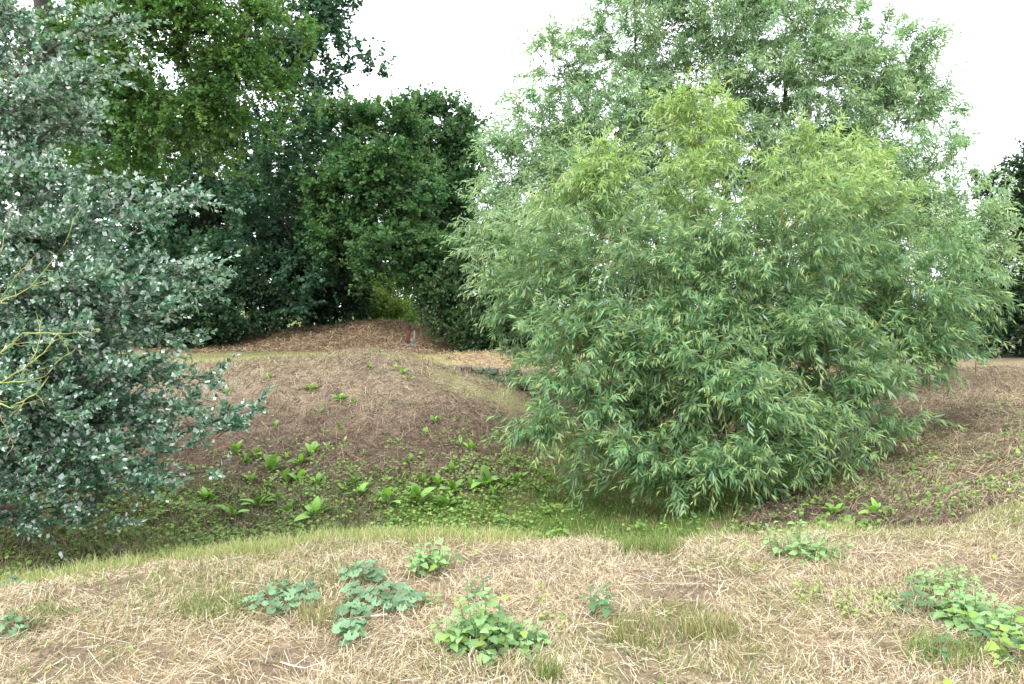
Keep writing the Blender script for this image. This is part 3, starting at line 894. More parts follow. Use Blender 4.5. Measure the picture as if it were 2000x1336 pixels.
# shrubs at the wood edge
def shrub(name, label, base, lobes, n_br, col, tip, ls=(0.10, 0.16), **kw):
    b = at(*base)
    st = []
    for lb in lobes[:4]:
        st.append(([NAN, at(lb[0], lb[1], lb[2])], 0.04, 0.012))
    k = dict(DK)
    k.update(kw)
    tree(name, label, 'shrub', b, st, lobes, M_OAK, (0.07, 0.06, 0.045), multi=True, links=20, link_r=0.02, n_br=n_br, shoots=5, per=9, Lb=0.5, Ls=0.4, up=0.3, out_=0.8,
         lsize=ls, col=col, tip=tip, tipw=0.6, vary=0.3, back=0.3, sides=5, **k)


shrub('shrub', 'dark low shrub at the left foot of the far mound', (440, 690, 26), [(430, 630, 26, 80, 45), (380, 650, 25.5, 50, 35), (500, 600, 26.5, 80, 50), (330, 620, 26, 90, 60)], 520, (0.032, 0.068, 0.034), (0.05, 0.10, 0.035))
shrub('shrub', 'blackish green shrub with drooping layers behind the top of the far mound', (620, 660, 29.5), [(600, 590, 29, 80, 45), (660, 570, 29, 60, 60), (560, 570, 29, 60, 50), (640, 520, 29.5, 90, 60)], 520, (0.028, 0.062, 0.036), (0.04, 0.085, 0.036))
shrub('shrub', 'lime green bush glowing in the gap behind the far mound', (735, 650, 34), [(730, 605, 34, 45, 28), (775, 612, 34, 40, 22), (700, 615, 34, 30, 20), (755, 570, 36, 60, 40)], 240, (0.16, 0.24, 0.055), (0.22, 0.31, 0.075))
shrub('shrub', 'pale green bush far behind the lime green one', (745, 640, 42), [(740, 580, 42, 60, 40), (790, 570, 42, 50, 45), (690, 570, 42, 50, 40), (830, 580, 43, 50, 45), (800, 620, 42, 50, 30), (745, 520, 43, 70, 40)], 420, (0.12, 0.18, 0.05), (0.17, 0.24, 0.07))
shrub('shrub', 'tall mid-green shrub between the far mound and the path', (905, 690, 26), [(890, 600, 26, 55, 70), (930, 640, 25, 40, 40), (860, 560, 27, 45, 60), (920, 540, 26.5, 50, 60)], 480, (0.058, 0.105, 0.045), (0.10, 0.16, 0.06))
shrub('shrub', 'dark shrub at the end of the sandy path behind the willow', (1040, 705, 25), [(1010, 620, 25, 70, 70), (1100, 640, 25, 70, 60), (960, 660, 24.5, 35, 30), (1060, 560, 25.5, 90, 60)], 420, (0.045, 0.085, 0.042), (0.08, 0.13, 0.05))
shrub('shrub', 'broad dark shrub hidden in shade behind the willow crown', (1600, 700, 27), [(1350, 600, 27, 140, 90), (1550, 600, 27, 140, 90), (1750, 600, 27, 140, 90), (1860, 640, 26, 70, 50)], 520, (0.035, 0.07, 0.036), (0.06, 0.10, 0.04))

# ------------------------------------------------------------------ straw, grass and creeping plants on the ground
def ribbons(P, W, side, taper=True):
    """P (n,k,3) centre lines, W (n,), side (n,3) -> V, Q, T"""
    n_, k, _ = P.shape
    s_ = np.linspace(0, 1, k)
    wd = (1 - s_ ** 2) if taper else np.ones(k)
    if taper:
        wd[-1] = 0.12
    off = (W[:, None] * wd[None, :])[..., None] * side[:, None, :] * 0.5
    V = np.stack([P - off, P + off], 2).reshape(-1, 3)
    b = (np.arange(n_) * 2 * k)[:, None]
    i = (np.arange(k - 1) * 2)[None, :]
    Q = np.stack([b + i, b + i + 1, b + i + 3, b + i + 2], -1).reshape(-1, 4)
    return V, Q


def scatter(n_, y0, y1, margin=0.25, xmin=-1e9, xmax=1e9, power=0.0):
    """points in the wedge of ground the camera can see (plus a margin), thinning with distance"""
    u = rng.random(n_ * 2)
    e = 2 - power
    y = (y0 ** e + (y1 ** e - y0 ** e) * u) ** (1 / e)
    x = (2 * rng.random(n_ * 2) - 1) * ((0.643 + margin) * y + (0.9 if y0 < 4 else 0.4))
    k = (x > xmin) & (x < xmax)
    return x[k][:n_], y[k][:n_]


def palette(n_, cols, probs, v=0.2):
    cols = np.array(cols)
    c = cols[rng.choice(len(cols), n_, p=np.array(probs) / np.sum(probs))]
    return c * (1 + v * (2 * rng.random((n_, 1)) - 1))


def straw(name, label, x, y, L, W, cols, probs, lift=0.02, k=3, wander=0.8, cat=None, mixcol=None):
    n_ = len(x)
    az = 2 * math.pi * fbm(x * 0.7, y * 0.7, 131, 2) * 2.5 + wander * rng.normal(size=n_)
    L = L * (0.35 + 1.1 * rng.random(n_) ** 1.5)
    s_ = np.linspace(-0.5, 0.5, k)
    bend = 0.25 * rng.normal(size=n_)
    P = np.zeros((n_, k, 3))
    for i in range(k):
        P[:, i, 0] = x + np.cos(az) * L * s_[i] - np.sin(az) * L * bend * (s_[i] ** 2)
        P[:, i, 1] = y + np.sin(az) * L * s_[i] + np.cos(az) * L * bend * (s_[i] ** 2)
        P[:, i, 2] = H(P[:, i, 0], P[:, i, 1])
    h0 = lift * rng.random(n_) ** 1.3
    tilt = lift * 1.6 * rng.normal(size=n_)
    P[..., 2] += h0[:, None] + 0.004 + np.abs(tilt)[:, None] * (0.5 + s_[None, :] * np.sign(tilt)[:, None])
    side = np.stack([-np.sin(az), np.cos(az), 0.7 * rng.normal(size=n_)], 1)
    V, Q = ribbons(P, W * (0.6 + 0.8 * rng.random(n_)), nrm(side), False)
    c = palette(n_, cols, probs, 0.22)
    if mixcol is not None:
        c = c * (1 - mixcol[1][:, None]) + mixcol[0] * mixcol[1][:, None]
    o = link(name, mesh_np(name, V, None, np.repeat(c, 2 * k, 0), M_STRAW, False, Q))
    return tag(o, label, cat or 'straw', kind='stuff')


def grass(name, label, x, y, hgt, W, cols, probs, lean=0.5, k=3, z0=None, cat='grass'):
    n_ = len(x)
    hgt = hgt * (0.5 + 0.8 * rng.random(n_))
    az = rng.random(n_) * 2 * math.pi
    ln = lean * np.abs(rng.normal(size=n_)) * hgt
    s_ = np.linspace(0, 1, k)
    z = H(x, y) - 0.004 if z0 is None else z0
    P = np.zeros((n_, k, 3))
    P[..., 0] = x[:, None] + (np.cos(az) * ln)[:, None] * s_ ** 1.8
    P[..., 1] = y[:, None] + (np.sin(az) * ln)[:, None] * s_ ** 1.8
    P[..., 2] = z[:, None] + hgt[:, None] * s_
    a2 = rng.random(n_) * math.pi
    side = np.stack([np.cos(a2), np.sin(a2), np.zeros(n_)], 1)
    c = palette(n_, cols, probs, 0.25)
    if k == 2:
        off = (W * 0.5 * (0.7 + 0.6 * rng.random(n_)))[:, None] * side
        V = np.stack([P[:, 0] - off, P[:, 0] + off, P[:, 1]], 1).reshape(-1, 3)
        T = np.arange(n_ * 3).reshape(-1, 3)
        return mesh_np(name, V, T, np.repeat(c, 3, 0), M_BLADE)
    V, Q = ribbons(P, W * (0.7 + 0.6 * rng.random(n_)), side)
    return mesh_np(name, V, None, np.repeat(c, 2 * k, 0), M_BLADE, False, Q)


rng = np.random.default_rng(77)
S_PALE, S_TAN, S_PINK, S_GREY = (0.56, 0.485, 0.36), (0.43, 0.345, 0.20), (0.43, 0.345, 0.23), (0.185, 0.145, 0.115)
S_BROWN, S_DARK = (0.172, 0.130, 0.094), (0.075, 0.057, 0.045)
G_OLIVE, G_FRESH, G_YEL, G_DEAD = (0.13, 0.19, 0.05), (0.14, 0.26, 0.055), (0.27, 0.29, 0.11), (0.46, 0.37, 0.22)

# near bank
x, y = scatter(300000, 2.5, 7.4, 0.12, power=0.6)
cy = crest_y(x)
Z = zones(x, y, H(x, y))
ok = (y < cy + 0.7) & (rng.random(len(x)) < 0.22 + 0.78 * sstep(0.62, 0.46, Z['n2']))
x, y = x[ok], y[ok]
straw('straw', 'dry cut straw strewn thickly over the near bank', x, y, 0.072, 0.0027, [(0.58, 0.51, 0.38), S_PALE, S_TAN, S_PINK, S_GREY, (0.12, 0.09, 0.07)], [0.08, 0.24, 0.26, 0.24, 0.13, 0.05], 0.016, 2, 0.75)
x, y = scatter(330, 2.5, 7.0, 0.16)
ok = y < crest_y(x) + 0.3
straw('stalks', 'long pale broken stalks lying over the straw on the near bank', x[ok], y[ok], 0.32, 0.0042, [S_PALE, S_TAN, (0.66, 0.56, 0.42)], [0.5, 0.25, 0.25], 0.02, 4, 1.2)

x, y = scatter(170000, 2.5, 7.2, 0.12, power=0.6)
cy = crest_y(x)
n1, n2, n3 = fbm(x * 1.1, y * 1.1, 201, 3), fbm(x * 3.2, y * 3.2, 231, 3), fbm(x * 0.7, y * 0.9, 261, 3)
tuft = 0.2 + sstep(0.48, 0.64, n1) * 0.6 + sstep(0.50, 0.64, n2) * 0.5
ok = (y < cy + 0.6) & (rng.random(len(x)) < tuft)
xx, yy, g = x[ok], y[ok], n3[ok] + 0.18 * np.exp(-((yy_ := y[ok]) - crest_y(x[ok])) ** 2 / 0.3) + 0.05 * (x[ok] < -1)
gm = rng.random(len(xx)) < sstep(0.47, 0.62, g)
o = link('stubble', grass('stubble', '', xx[~gm], yy[~gm], 0.05, 0.0035, [G_DEAD, S_TAN, S_PALE, G_YEL], [0.4, 0.25, 0.15, 0.2], 0.5, 2))
tag(o, 'dry upright grass stubble in tan patches on the near bank', 'stubble', kind='stuff')
o = link('grass', grass('grass', '', xx[gm], yy[gm], 0.066, 0.0042, [G_YEL, G_FRESH, G_OLIVE, G_DEAD], [0.35, 0.25, 0.2, 0.2], 0.5, 2))
tag(o, 'thin green grass growing through the straw of the near bank', 'grass', kind='stuff')

# grass fringe along the crest, tall on its left half
x = np.concatenate([rng.uniform(-5.2, 0.2, 26000), rng.uniform(-0.2, 5.2, 9000)])
y = crest_y(x) + rng.normal(size=len(x)) * 0.24 + 0.08
dens = fbm(x * 1.7, y * 0.8, 301, 3)
ok = rng.random(len(x)) < sstep(0.33, 0.6, dens + 0.12 * (x < 0))
x, y = x[ok], y[ok]
o = link('grass', grass('grass', '', x, y, 0.12, 0.0045, [(0.34, 0.37, 0.14), (0.17, 0.27, 0.07), (0.55, 0.47, 0.29), (0.38, 0.44, 0.16)], [0.36, 0.17, 0.2, 0.27], 0.55))
tag(o, 'fringe of yellow-green grass along the crest of the near bank', 'grass', kind='stuff')

# slope of the mound, right bank: brown cuttings
x, y = scatter(190000, 7.0, 20.0, 0.08, power=0.8)
z = H(x, y)
Z = zones(x, y, z)
ok = (Z['ditch'] < 0.5) & (Z['top'] < 0.4) & (Z['ridge'] < 0.3 + 0.6 * rng.random(len(x))) & (Z['path'] < 0.5) & (y > crest_y(x) + 0.6) & (rng.random(len(x)) < 0.5 + 0.5 * sstep(0.62, 0.48, Z['n2']))
x, y, z = x[ok], y[ok], z[ok]
lt = np.clip(sstep(-0.55, 0.2, z + 0.5 * (Z['n1'][ok] - 0.5)) * 0.9 + 0.5 * (x > 4), 0, 1)
straw('cuttings', 'brown dead plant cuttings matted over the mound and the far bank', x, y, 0.15, 0.0075, [S_BROWN, S_DARK, (0.24, 0.175, 0.13), (0.30, 0.22, 0.14)], [0.42, 0.3, 0.2, 0.08], 0.03, 2, 0.9,
      mixcol=(palette(len(x), [S_TAN, S_PINK, S_PALE], [0.35, 0.5, 0.15]) * 0.8, lt * (rng.random(len(x)) < 0.6)))

# short grass: ditch floor, mound top and ridge
x, y = scatter(200000, 6.2, 24.0, 0.08, power=1.0)
z = H(x, y)
Z = zones(x, y, z)
pr = np.clip(Z['ditch'] + Z['ridge'] * 0.9 + Z['top'] * 0.9 + Z['ditchl'] * sstep(0.34, 0.52, Z['n1']) + 0.45 * Z['right'] * sstep(0.55, 0.68, Z['n1']) + 0.12 * Z['right'] + 0.10 * sstep(0.5, 0.62, Z['n2']) + 0.3 * np.exp(-((x - 0.2) / 1.0) ** 2) * (z > -0.9) * (y < 17), 0, 1)
ok = rng.random(len(x)) < pr
x, y, z = x[ok], y[ok], z[ok]
low = z < -0.45
o = link('grass', grass('grass', '', x[low], y[low], 0.11, 0.009, [G_OLIVE, G_FRESH, (0.20, 0.24, 0.07), (0.14, 0.26, 0.06), G_DEAD], [0.3, 0.25, 0.2, 0.15, 0.1], 0.8, 2))
tag(o, 'short shaded green grass on the ditch floor', 'grass', kind='stuff')
o = link('grass', grass('grass', '', x[~low], y[~low], 0.05, 0.012, [G_YEL, (0.34, 0.33, 0.16), (0.15, 0.21, 0.07), G_DEAD], [0.36, 0.25, 0.14, 0.25], 0.7, 2))
tag(o, 'short yellowish mown grass over the mound top and its right flank', 'grass', kind='stuff')

# far mound litter
x, y = scatter(60000, 19.5, 29.5, 0.0, -11, 3.5)
Z = zones(x, y, H(x, y))
ok = rng.random(len(x)) < np.clip(Z['farm'] + 0.35 * Z['path'], 0, 1)
x, y = x[ok], y[ok]
straw('cuttings', 'reddish brown litter on the far mound and the path', x, y, 0.2, 0.014, [(0.23, 0.16, 0.105), (0.42, 0.32, 0.20), S_DARK, (0.34, 0.24, 0.145)], [0.25, 0.35, 0.1, 0.3], 0.03, 2)

# creeping leaves
def creeping(name, label, x, y, size, cols, probs, hgt):
    z = H(x, y)
    n_ = len(x)
    a = rng.random(n_) * 2 * math.pi
    T = np.stack([np.cos(a), np.sin(a), 0.25 * rng.normal(size=n_)], 1)
    up = nrm(np.array([0, -0.35, 1.0]) + 0.4 * rng.normal(size=(n_, 3)))
    L = size * (0.6 + 0.8 * rng.random(n_))
    V, T_ = leaves(np.stack([x, y, z + 0.01 + hgt * rng.random(n_)], 1), T, up, L, L * 0.85, LEAF_DIAMOND)
    o = link(name, mesh_np(name, V, T_, np.repeat(palette(n_, cols, probs, 0.25), 4, 0), M_BLADE))
    return tag(o, label, 'ground cover', kind='stuff')


x, y = scatter(95000, 7.2, 13.5, 0.08, power=0.5)
z = H(x, y)
a_, b_ = fbm(x * 1.0, y * 1.0, 401, 3), fbm(x * 3.5, y * 3.5, 431, 3)
lowz = sstep(-0.45, -0.88, z + 0.3 * (a_ - 0.5))
pr = lowz * (0.25 + 0.75 * sstep(0.42, 0.56, b_)) * (0.4 + 0.6 * sstep(0.38, 0.54, a_)) + 0.10 * sstep(0.56, 0.66, b_) + 0.8 * np.exp(-((x - 0.35) / 0.6) ** 2) * sstep(0.45, 0.6, b_) * (y < 13) * (z < -0.3)
pr = np.where((x > 3.2), 0.35 * sstep(0.47, 0.62, b_) + 0.25 * lowz * sstep(0.4, 0.55, b_), pr)
pr = np.where((x > 0.6) & (x < 3.2), pr * 0.2, pr)
ok = (rng.random(len(x)) < pr) & (y > crest_y(x) + 0.9)
creeping('ground_ivy', 'bright green creeping ground ivy over the foot of the mound and ditch sides', x[ok], y[ok], 0.047, [(0.185, 0.30, 0.07), (0.125, 0.22, 0.055), (0.26, 0.36, 0.09)], [0.45, 0.35, 0.2], 0.09)
x, y = scatter(500, 2.6, 6.2, 0.1)
ok = rng.random(len(x)) < sstep(0.45, 0.62, fbm(x * 1.3, y * 1.3, 511, 3))
creeping('seedlings', 'tiny fresh green seedlings dotted through the near straw', x[ok], y[ok], 0.03, [(0.26, 0.36, 0.07), (0.18, 0.29, 0.07)], [0.5, 0.5], 0.04)

# ------------------------------------------------------------------ plants with leaves one can pick apart
def basis(T, UP, P, L, W):
    T = Vector(T).normalized()
    N = Vector(UP)
    N = (N - N.dot(T) * T).normalized()
    B = N.cross(T)
    return Matrix(((T.x * L, B.x * W, N.x * L, P[0]), (T.y * L, B.y * W, N.y * L, P[1]), (T.z * L, B.z * W, N.z * L, P[2]), (0, 0, 0, 1)))


def leaf_mesh(name, rows, fold, curve, mat):
    tv, tf = tmpl(rows, fold, curve)
    return mesh_np(name, tv, tf, None, mat, True)


def serrated(nr=9):
    rows = []
    for i in range(nr):
        u = 0.05 + 0.90 * i / (nr - 1)
        v = 0.5 * math.sin(math.pi * min(1, u ** 0.62)) ** 0.85 * (1.14 if i % 2 else 0.78)
        rows.append((u, v))
    return rows


M_NETTLE = leaf_mat('nettle_leaf', (0.215, 0.36, 0.135), 0.25, (1.2, 1.25, 0.6), 0.5, 0.35, vary=0.22)
M_NETTLE_Y = leaf_mat('young_nettle_leaf', (0.24, 0.36, 0.075), 0.3, (1.2, 1.2, 0.6), 0.5, 0.3, vary=0.22)
M_NETTLE_D = leaf_mat('dark_nettle_leaf', (0.095, 0.19, 0.075), 0.25, (1.2, 1.25, 0.6), 0.5, 0.35, vary=0.22)
M_MALLOW = leaf_mat('mallow_leaf', (0.135, 0.235, 0.12), 0.2, (1.2, 1.25, 0.7), 0.55, 0.35, vary=0.38)
M_DOCK = leaf_mat('dock_leaf', (0.19, 0.345, 0.07), 0.32, (1.2, 1.3, 0.5), 0.45, 0.4, vary=0.4)
M_HERB = leaf_mat('herb_leaf', (0.20, 0.33, 0.12), 0.25, (1.2, 1.25, 0.6), 0.55, 0.3, vary=0.2)
M_STEM = rough_mat('green_stem', (0.16, 0.21, 0.08), 30, 0.8, 1.2, 0.6, 0.1)
ME_NETTLE = leaf_mesh('nettle_leaf', serrated(), 0.28, -0.30, M_NETTLE)
ME_NETTLE_Y = leaf_mesh('young_nettle_leaf', serrated(7), 0.25, -0.22, M_NETTLE_Y)
ME_NETTLE_D = leaf_mesh('dark_nettle_leaf', serrated(), 0.28, -0.30, M_NETTLE_D)
ME_DOCK = [leaf_mesh('dock_leaf', [(0.14, 0.07), (0.30, 0.24), (0.48, 0.47), (0.66, 0.50), (0.84, 0.36), (0.95, 0.17)], 0.30, c_, M_DOCK) for c_ in (-0.16, -0.40)]
ME_HERB = leaf_mesh('herb_leaf', [(0.2, 0.2), (0.45, 0.5), (0.62, 0.38), (0.8, 0.25)], 0.2, -0.15, M_HERB)


def mallow_mesh():
    m_ = 19
    V = [(0, 0, 0.0)]
    for ring, rr in ((0, 0.55), (1, 1.0)):
        for i in range(m_):
            th = -math.pi + 0.32 + (2 * math.pi - 0.64) * i / (m_ - 1)
            lob = 1 - 0.13 * (0.5 - 0.5 * math.cos(7 * th)) 
            r = 0.5 * rr * (lob if ring else 1.0)
            z = (0.13 if ring else 0.05) * (0.35 + 0.65 * math.cos(7 * th))
            V.append((r * math.cos(th), r * math.sin(th), z + 0.05 * rr))
    T = []
    for i in range(m_ - 1):
        T.append((0, 1 + i, 2 + i))
        a_, b_ = 1 + i, 1 + m_ + i
        T += [(a_, b_, b_ + 1), (a_, b_ + 1, a_ + 1)]
    return mesh_np('mallow_leaf', V, T, None, M_MALLOW, True)


ME_MALLOW = mallow_mesh()


def add_leaf(par, me, M):
    o = bpy.data.objects.new('leaf', me)
    o.parent = par
    o.matrix_basis = M
    COL.objects.link(o)
    return o


def stem_obj(par, P, r0, r1, nm='stem'):
    tb = Tubes()
    tb.add(P, np.linspace(r0, r1, len(P)), 5)
    me = tb.mesh(nm, M_STEM)
    return link(nm, me, par)


def gz(x, y):
    return float(H(np.array([x]), np.array([y]))[0])


def nettle(px, py, label, stems=6, rad=0.10, hgt=0.2, leaf=0.075, pairs=4, me=None, cat='nettle', name='nettle', wid=0.72, group=None, flat=1.0):
    g = ground_at(px, py)
    t = thing(name, label, cat, g, 0, group)
    me = me or ME_NETTLE
    for s_ in range(stems):
        a = 2.4 * s_ + rng.random()
        r = 1.2 * rad * math.sqrt((s_ + 0.3) / stems)
        bx, by = r * math.cos(a), r * math.sin(a) * 0.8
        z0 = gz(g[0] + bx, g[1] + by) - g[2] - 0.01
        if stems > 6 and rng.random() < 0.18:
            bx, by = bx * 1.45, by * 1.45
            r *= 1.3
        h = hgt * 1.3 * (0.5 + 0.7 * rng.random()) * (1 - 0.35 * (r / max(rad, 1e-3)) ** 2)
        top = np.array([bx * 1.35 + rng.normal() * 0.012, by * 1.35 + rng.normal() * 0.012, z0 + h])
        P = bough((bx, by, z0), top, 4, 0, 0.03)
        stem_obj(t, P, 0.004, 0.002)
        ph = rng.random() * math.pi
        for k in range(pairs):
            f = 1 - 0.22 * k if pairs > 1 else 1
            if f < 0.12:
                break
            q = P[0] * (1 - f) + top * f
            mm = ME_NETTLE_Y if (me is ME_NETTLE and rng.random() < 0.13) else (ME_NETTLE_D if (me is ME_NETTLE and rng.random() < 0.15) else me)
            sz = leaf * 0.92 * (0.55 + 0.18 * k if k < 3 else 1.0) * (0.85 + 0.3 * rng.random())
            for sgn in (0, math.pi):
                b = ph + k * math.pi / 2 + sgn + rng.normal() * 0.15
                up = 0.35 - 0.22 * k + 0.12 * rng.normal()
                T = (math.cos(b), math.sin(b), up)
                q2 = q + np.array([math.cos(b), math.sin(b), 0.2]) * 0.012
                add_leaf(t, mm, basis(T, (0.25 * rng.normal(), -0.15 + 0.25 * rng.normal(), 1), q2, sz, sz * wid))
    return t


def mallow(px, py, label, wpx, hpx, n_, leaf=0.058, hgt=0.10):
    g = ground_at(px, py)
    t = thing('mallow', label, 'mallow', g)
    s = g[1] / F
    rx = wpx * 0.5 * s
    ry = hpx * 0.5 * s / 0.45
    for i in range(n_):
        a = 2.39996 * i
        r = math.sqrt((i + 0.4) / n_)
        x_, y_ = rx * r * math.cos(a) + rng.normal() * 0.015, ry * r * math.sin(a) + rng.normal() * 0.015
        z_ = gz(g[0] + x_, g[1] + y_) - g[2] + hgt * (1.0 - 0.6 * r * r) * (0.55 + 0.6 * rng.random()) + 0.012
        sz = leaf * (0.6 + 0.65 * rng.random())
        b = math.atan2(y_, x_) + rng.normal() * 0.7
        tl = 0.35 * r
        up = (math.cos(b) * tl + 0.25 * rng.normal(), math.sin(b) * tl - 0.25 + 0.25 * rng.normal(), 1)
        T = (math.cos(b), math.sin(b), -0.3 * r)
        add_leaf(t, ME_MALLOW, basis(T, up, (x_, y_, z_), sz, sz))
        if i % 4 == 0:
            stem_obj(t, bough((x_ * 0.3, y_ * 0.3, gz(g[0] + x_ * 0.3, g[1] + y_ * 0.3) - g[2] - 0.01), (x_, y_, z_), 4, 0, 0.03, 0.1), 0.0022, 0.0015, 'stalk')
    return t


def dock(px, py, hpx, label, group=None, n_=7, erect=0.9, name='dock', cat='dock plant', wide=0.38):
    g = ground_at(px, py + hpx * 0.45)
    t = thing(name, label, cat, g, 0, group)
    L = hpx / F * g[1] * 0.95
    a0 = rng.random() * 6.28
    for i in range(n_):
        a = a0 + 2.39996 * i + 0.3 * rng.normal()
        el = min(1.5, (erect + 0.15) * (0.35 + 1.0 * rng.random()) * (1.3 if i < 3 else 1.0))
        T = (math.cos(a) * math.cos(el), math.sin(a) * math.cos(el), math.sin(el))
        l_ = L * (0.45 + 0.65 * rng.random())
        q = (0.012 * math.cos(a), 0.012 * math.sin(a), -0.005)
        add_leaf(t, ME_DOCK[i % 2], basis(T, (-math.cos(a) * 0.8 + 0.3 * rng.normal(), -math.sin(a) * 0.8 - 0.1 + 0.3 * rng.normal(), 1), q, l_, l_ * wide * (0.8 + 0.4 * rng.random())))
    return t


# foreground plants
nettle(940, 1262, 'big pale green nettle clump with serrated leaves, front and centre on the straw', 24, 0.12, 0.17, 0.080, 4)
nettle(1008, 1270, 'nettle clump hugging the right side of the big pale central one', 12, 0.08, 0.13, 0.078, 4)
nettle(838, 1118, 'round compact nettle clump near the crest behind the mallows', 14, 0.085, 0.15, 0.078, 3)
nettle(1172, 1204, 'small dark green nettle alone right of the central nettle clump', 4, 0.07, 0.13, 0.075, 3, ME_NETTLE_D)
nettle(937, 1178, 'little upright dull green nettle just behind the big central clump', 2, 0.04, 0.13, 0.055, 4, ME_NETTLE_D)
nettle(1092, 1218, 'tiny light green rosette between the central clump and the small dark nettle', 3, 0.05, 0.06, 0.055, 2, ME_NETTLE_Y)
nettle(832, 1180, 'small rosette with narrow green leaves beside the middle mallow', 5, 0.06, 0.04, 0.08, 2, ME_HERB, 'weed', 'weed', 0.42)
nettle(1893, 1215, 'large fresh green nettle clump near the right edge', 18, 0.12, 0.14, 0.082, 4, ME_NETTLE)
nettle(1800, 1198, 'low bluish green nettle left of the large right-hand clump', 7, 0.12, 0.11, 0.075, 3, ME_NETTLE_D)
nettle(1965, 1255, 'sprawling nettle running off the right edge below the large clump', 12, 0.12, 0.15, 0.090, 3, ME_NETTLE)
nettle(1990, 1300, 'yellowish nettle in the lower right corner', 6, 0.12, 0.13, 0.080, 3, ME_NETTLE_Y)
nettle(1905, 1280, 'thin straggling nettle below the large right-hand clump', 5, 0.14, 0.09, 0.075, 2, ME_NETTLE_D)
nettle(1850, 1160, 'feathery light green weed behind the large right-hand nettle clump', 14, 0.13, 0.15, 0.075, 4, ME_HERB, 'weed', 'weed', 0.5)
nettle(1556, 1092, 'tall greyish green herb standing near the crest in front of the ditch', 15, 0.12, 0.23, 0.075, 5, ME_HERB, 'herb', 'herb', 0.6)
nettle(1610, 1095, 'shorter greyish green herb right beside the tall one near the crest', 9, 0.09, 0.13, 0.075, 4, ME_HERB, 'herb', 'herb', 0.6)
nettle(1295, 1052, 'single yellow-green leafy sprig standing up on the crest', 1, 0.01, 0.13, 0.075, 2, ME_NETTLE_Y, 'sprig', 'sprig')
SPRIGS = [(1545, 1150, 'lone yellow-green sprig, leftmost of those scattered in the right-hand straw'), (1578, 1160, 'yellow-green sprig just right of the leftmost scattered one'),
          (1572, 1182, 'double-headed yellow-green sprig below the two leftmost scattered ones'), (1600, 1170, 'thin bright sprig at the right of the double-headed one'),
          (1628, 1178, 'pale sprig half way between the double-headed sprig and the middle sprigs'), (1655, 1190, 'upper of the two tall middle sprigs in the right-hand straw'),
          (1650, 1212, 'lower left of the middle sprigs in the right-hand straw'), (1672, 1216, 'lower right of the middle sprigs in the right-hand straw'),
          (1698, 1168, 'sprig farthest back among those left of the right-hand nettles'), (1695, 1195, 'short sprig directly in front of the farthest-back one'),
          (1735, 1180, 'sprig nearest the low bluish nettle on its upper left'), (1735, 1205, 'sprig at the lower left foot of the low bluish nettle'),
          (1755, 1195, 'sprig touching the left side of the low bluish nettle'), (1395, 1072, 'pair of pale leaves on the crest right of the soft grass tuft'),
          (1450, 1075, 'single pale leaf spray on the crest left of the tall grey herb')]
for (a_, b_, lab) in SPRIGS:
    nettle(a_, b_, lab, 1 + int(rng.random() * 2), 0.025, 0.075, 0.042, 3, ME_NETTLE_Y, 'sprig', 'sprig', group='yellow-green sprigs in the straw')
for (a_, b_, lab) in [(1050, 1160, 'thin sprig on a dark stalk, highest behind the central nettle clump'), (1062, 1178, 'thin sprig on a dark stalk right below the highest one behind the central nettles'),
                      (1045, 1185, 'thin sprig on a dark stalk nearest the back of the central nettle clump')]:
    nettle(a_, b_, lab, 1, 0.02, 0.07, 0.035, 3, ME_NETTLE_Y, 'sprig', 'sprig', group='sprigs behind the central nettles')
mallow(552, 1190, 'bluish green mallow patch, leftmost of the low round-leaved patches', 135, 62, 62)
mallow(712, 1142, 'small round-leaved mallow patch farther back toward the crest', 92, 34, 36)
mallow(745, 1190, 'widest spreading mallow patch in the middle of the straw', 170, 62, 80)
mallow(688, 1222, 'narrow tail of mallow leaves below the widest patch', 60, 22, 14)
mallow(684, 1256, 'little mallow plant with few leaves in front of the other mallows', 56, 40, 16, 0.066)
mallow(22, 1248, 'dull green mallow patch at the lower left edge', 90, 36, 18, 0.05, 0.07)
mallow(15, 1158, 'light green leafy patch at the left edge just under the crest', 55, 26, 12, 0.05, 0.07)

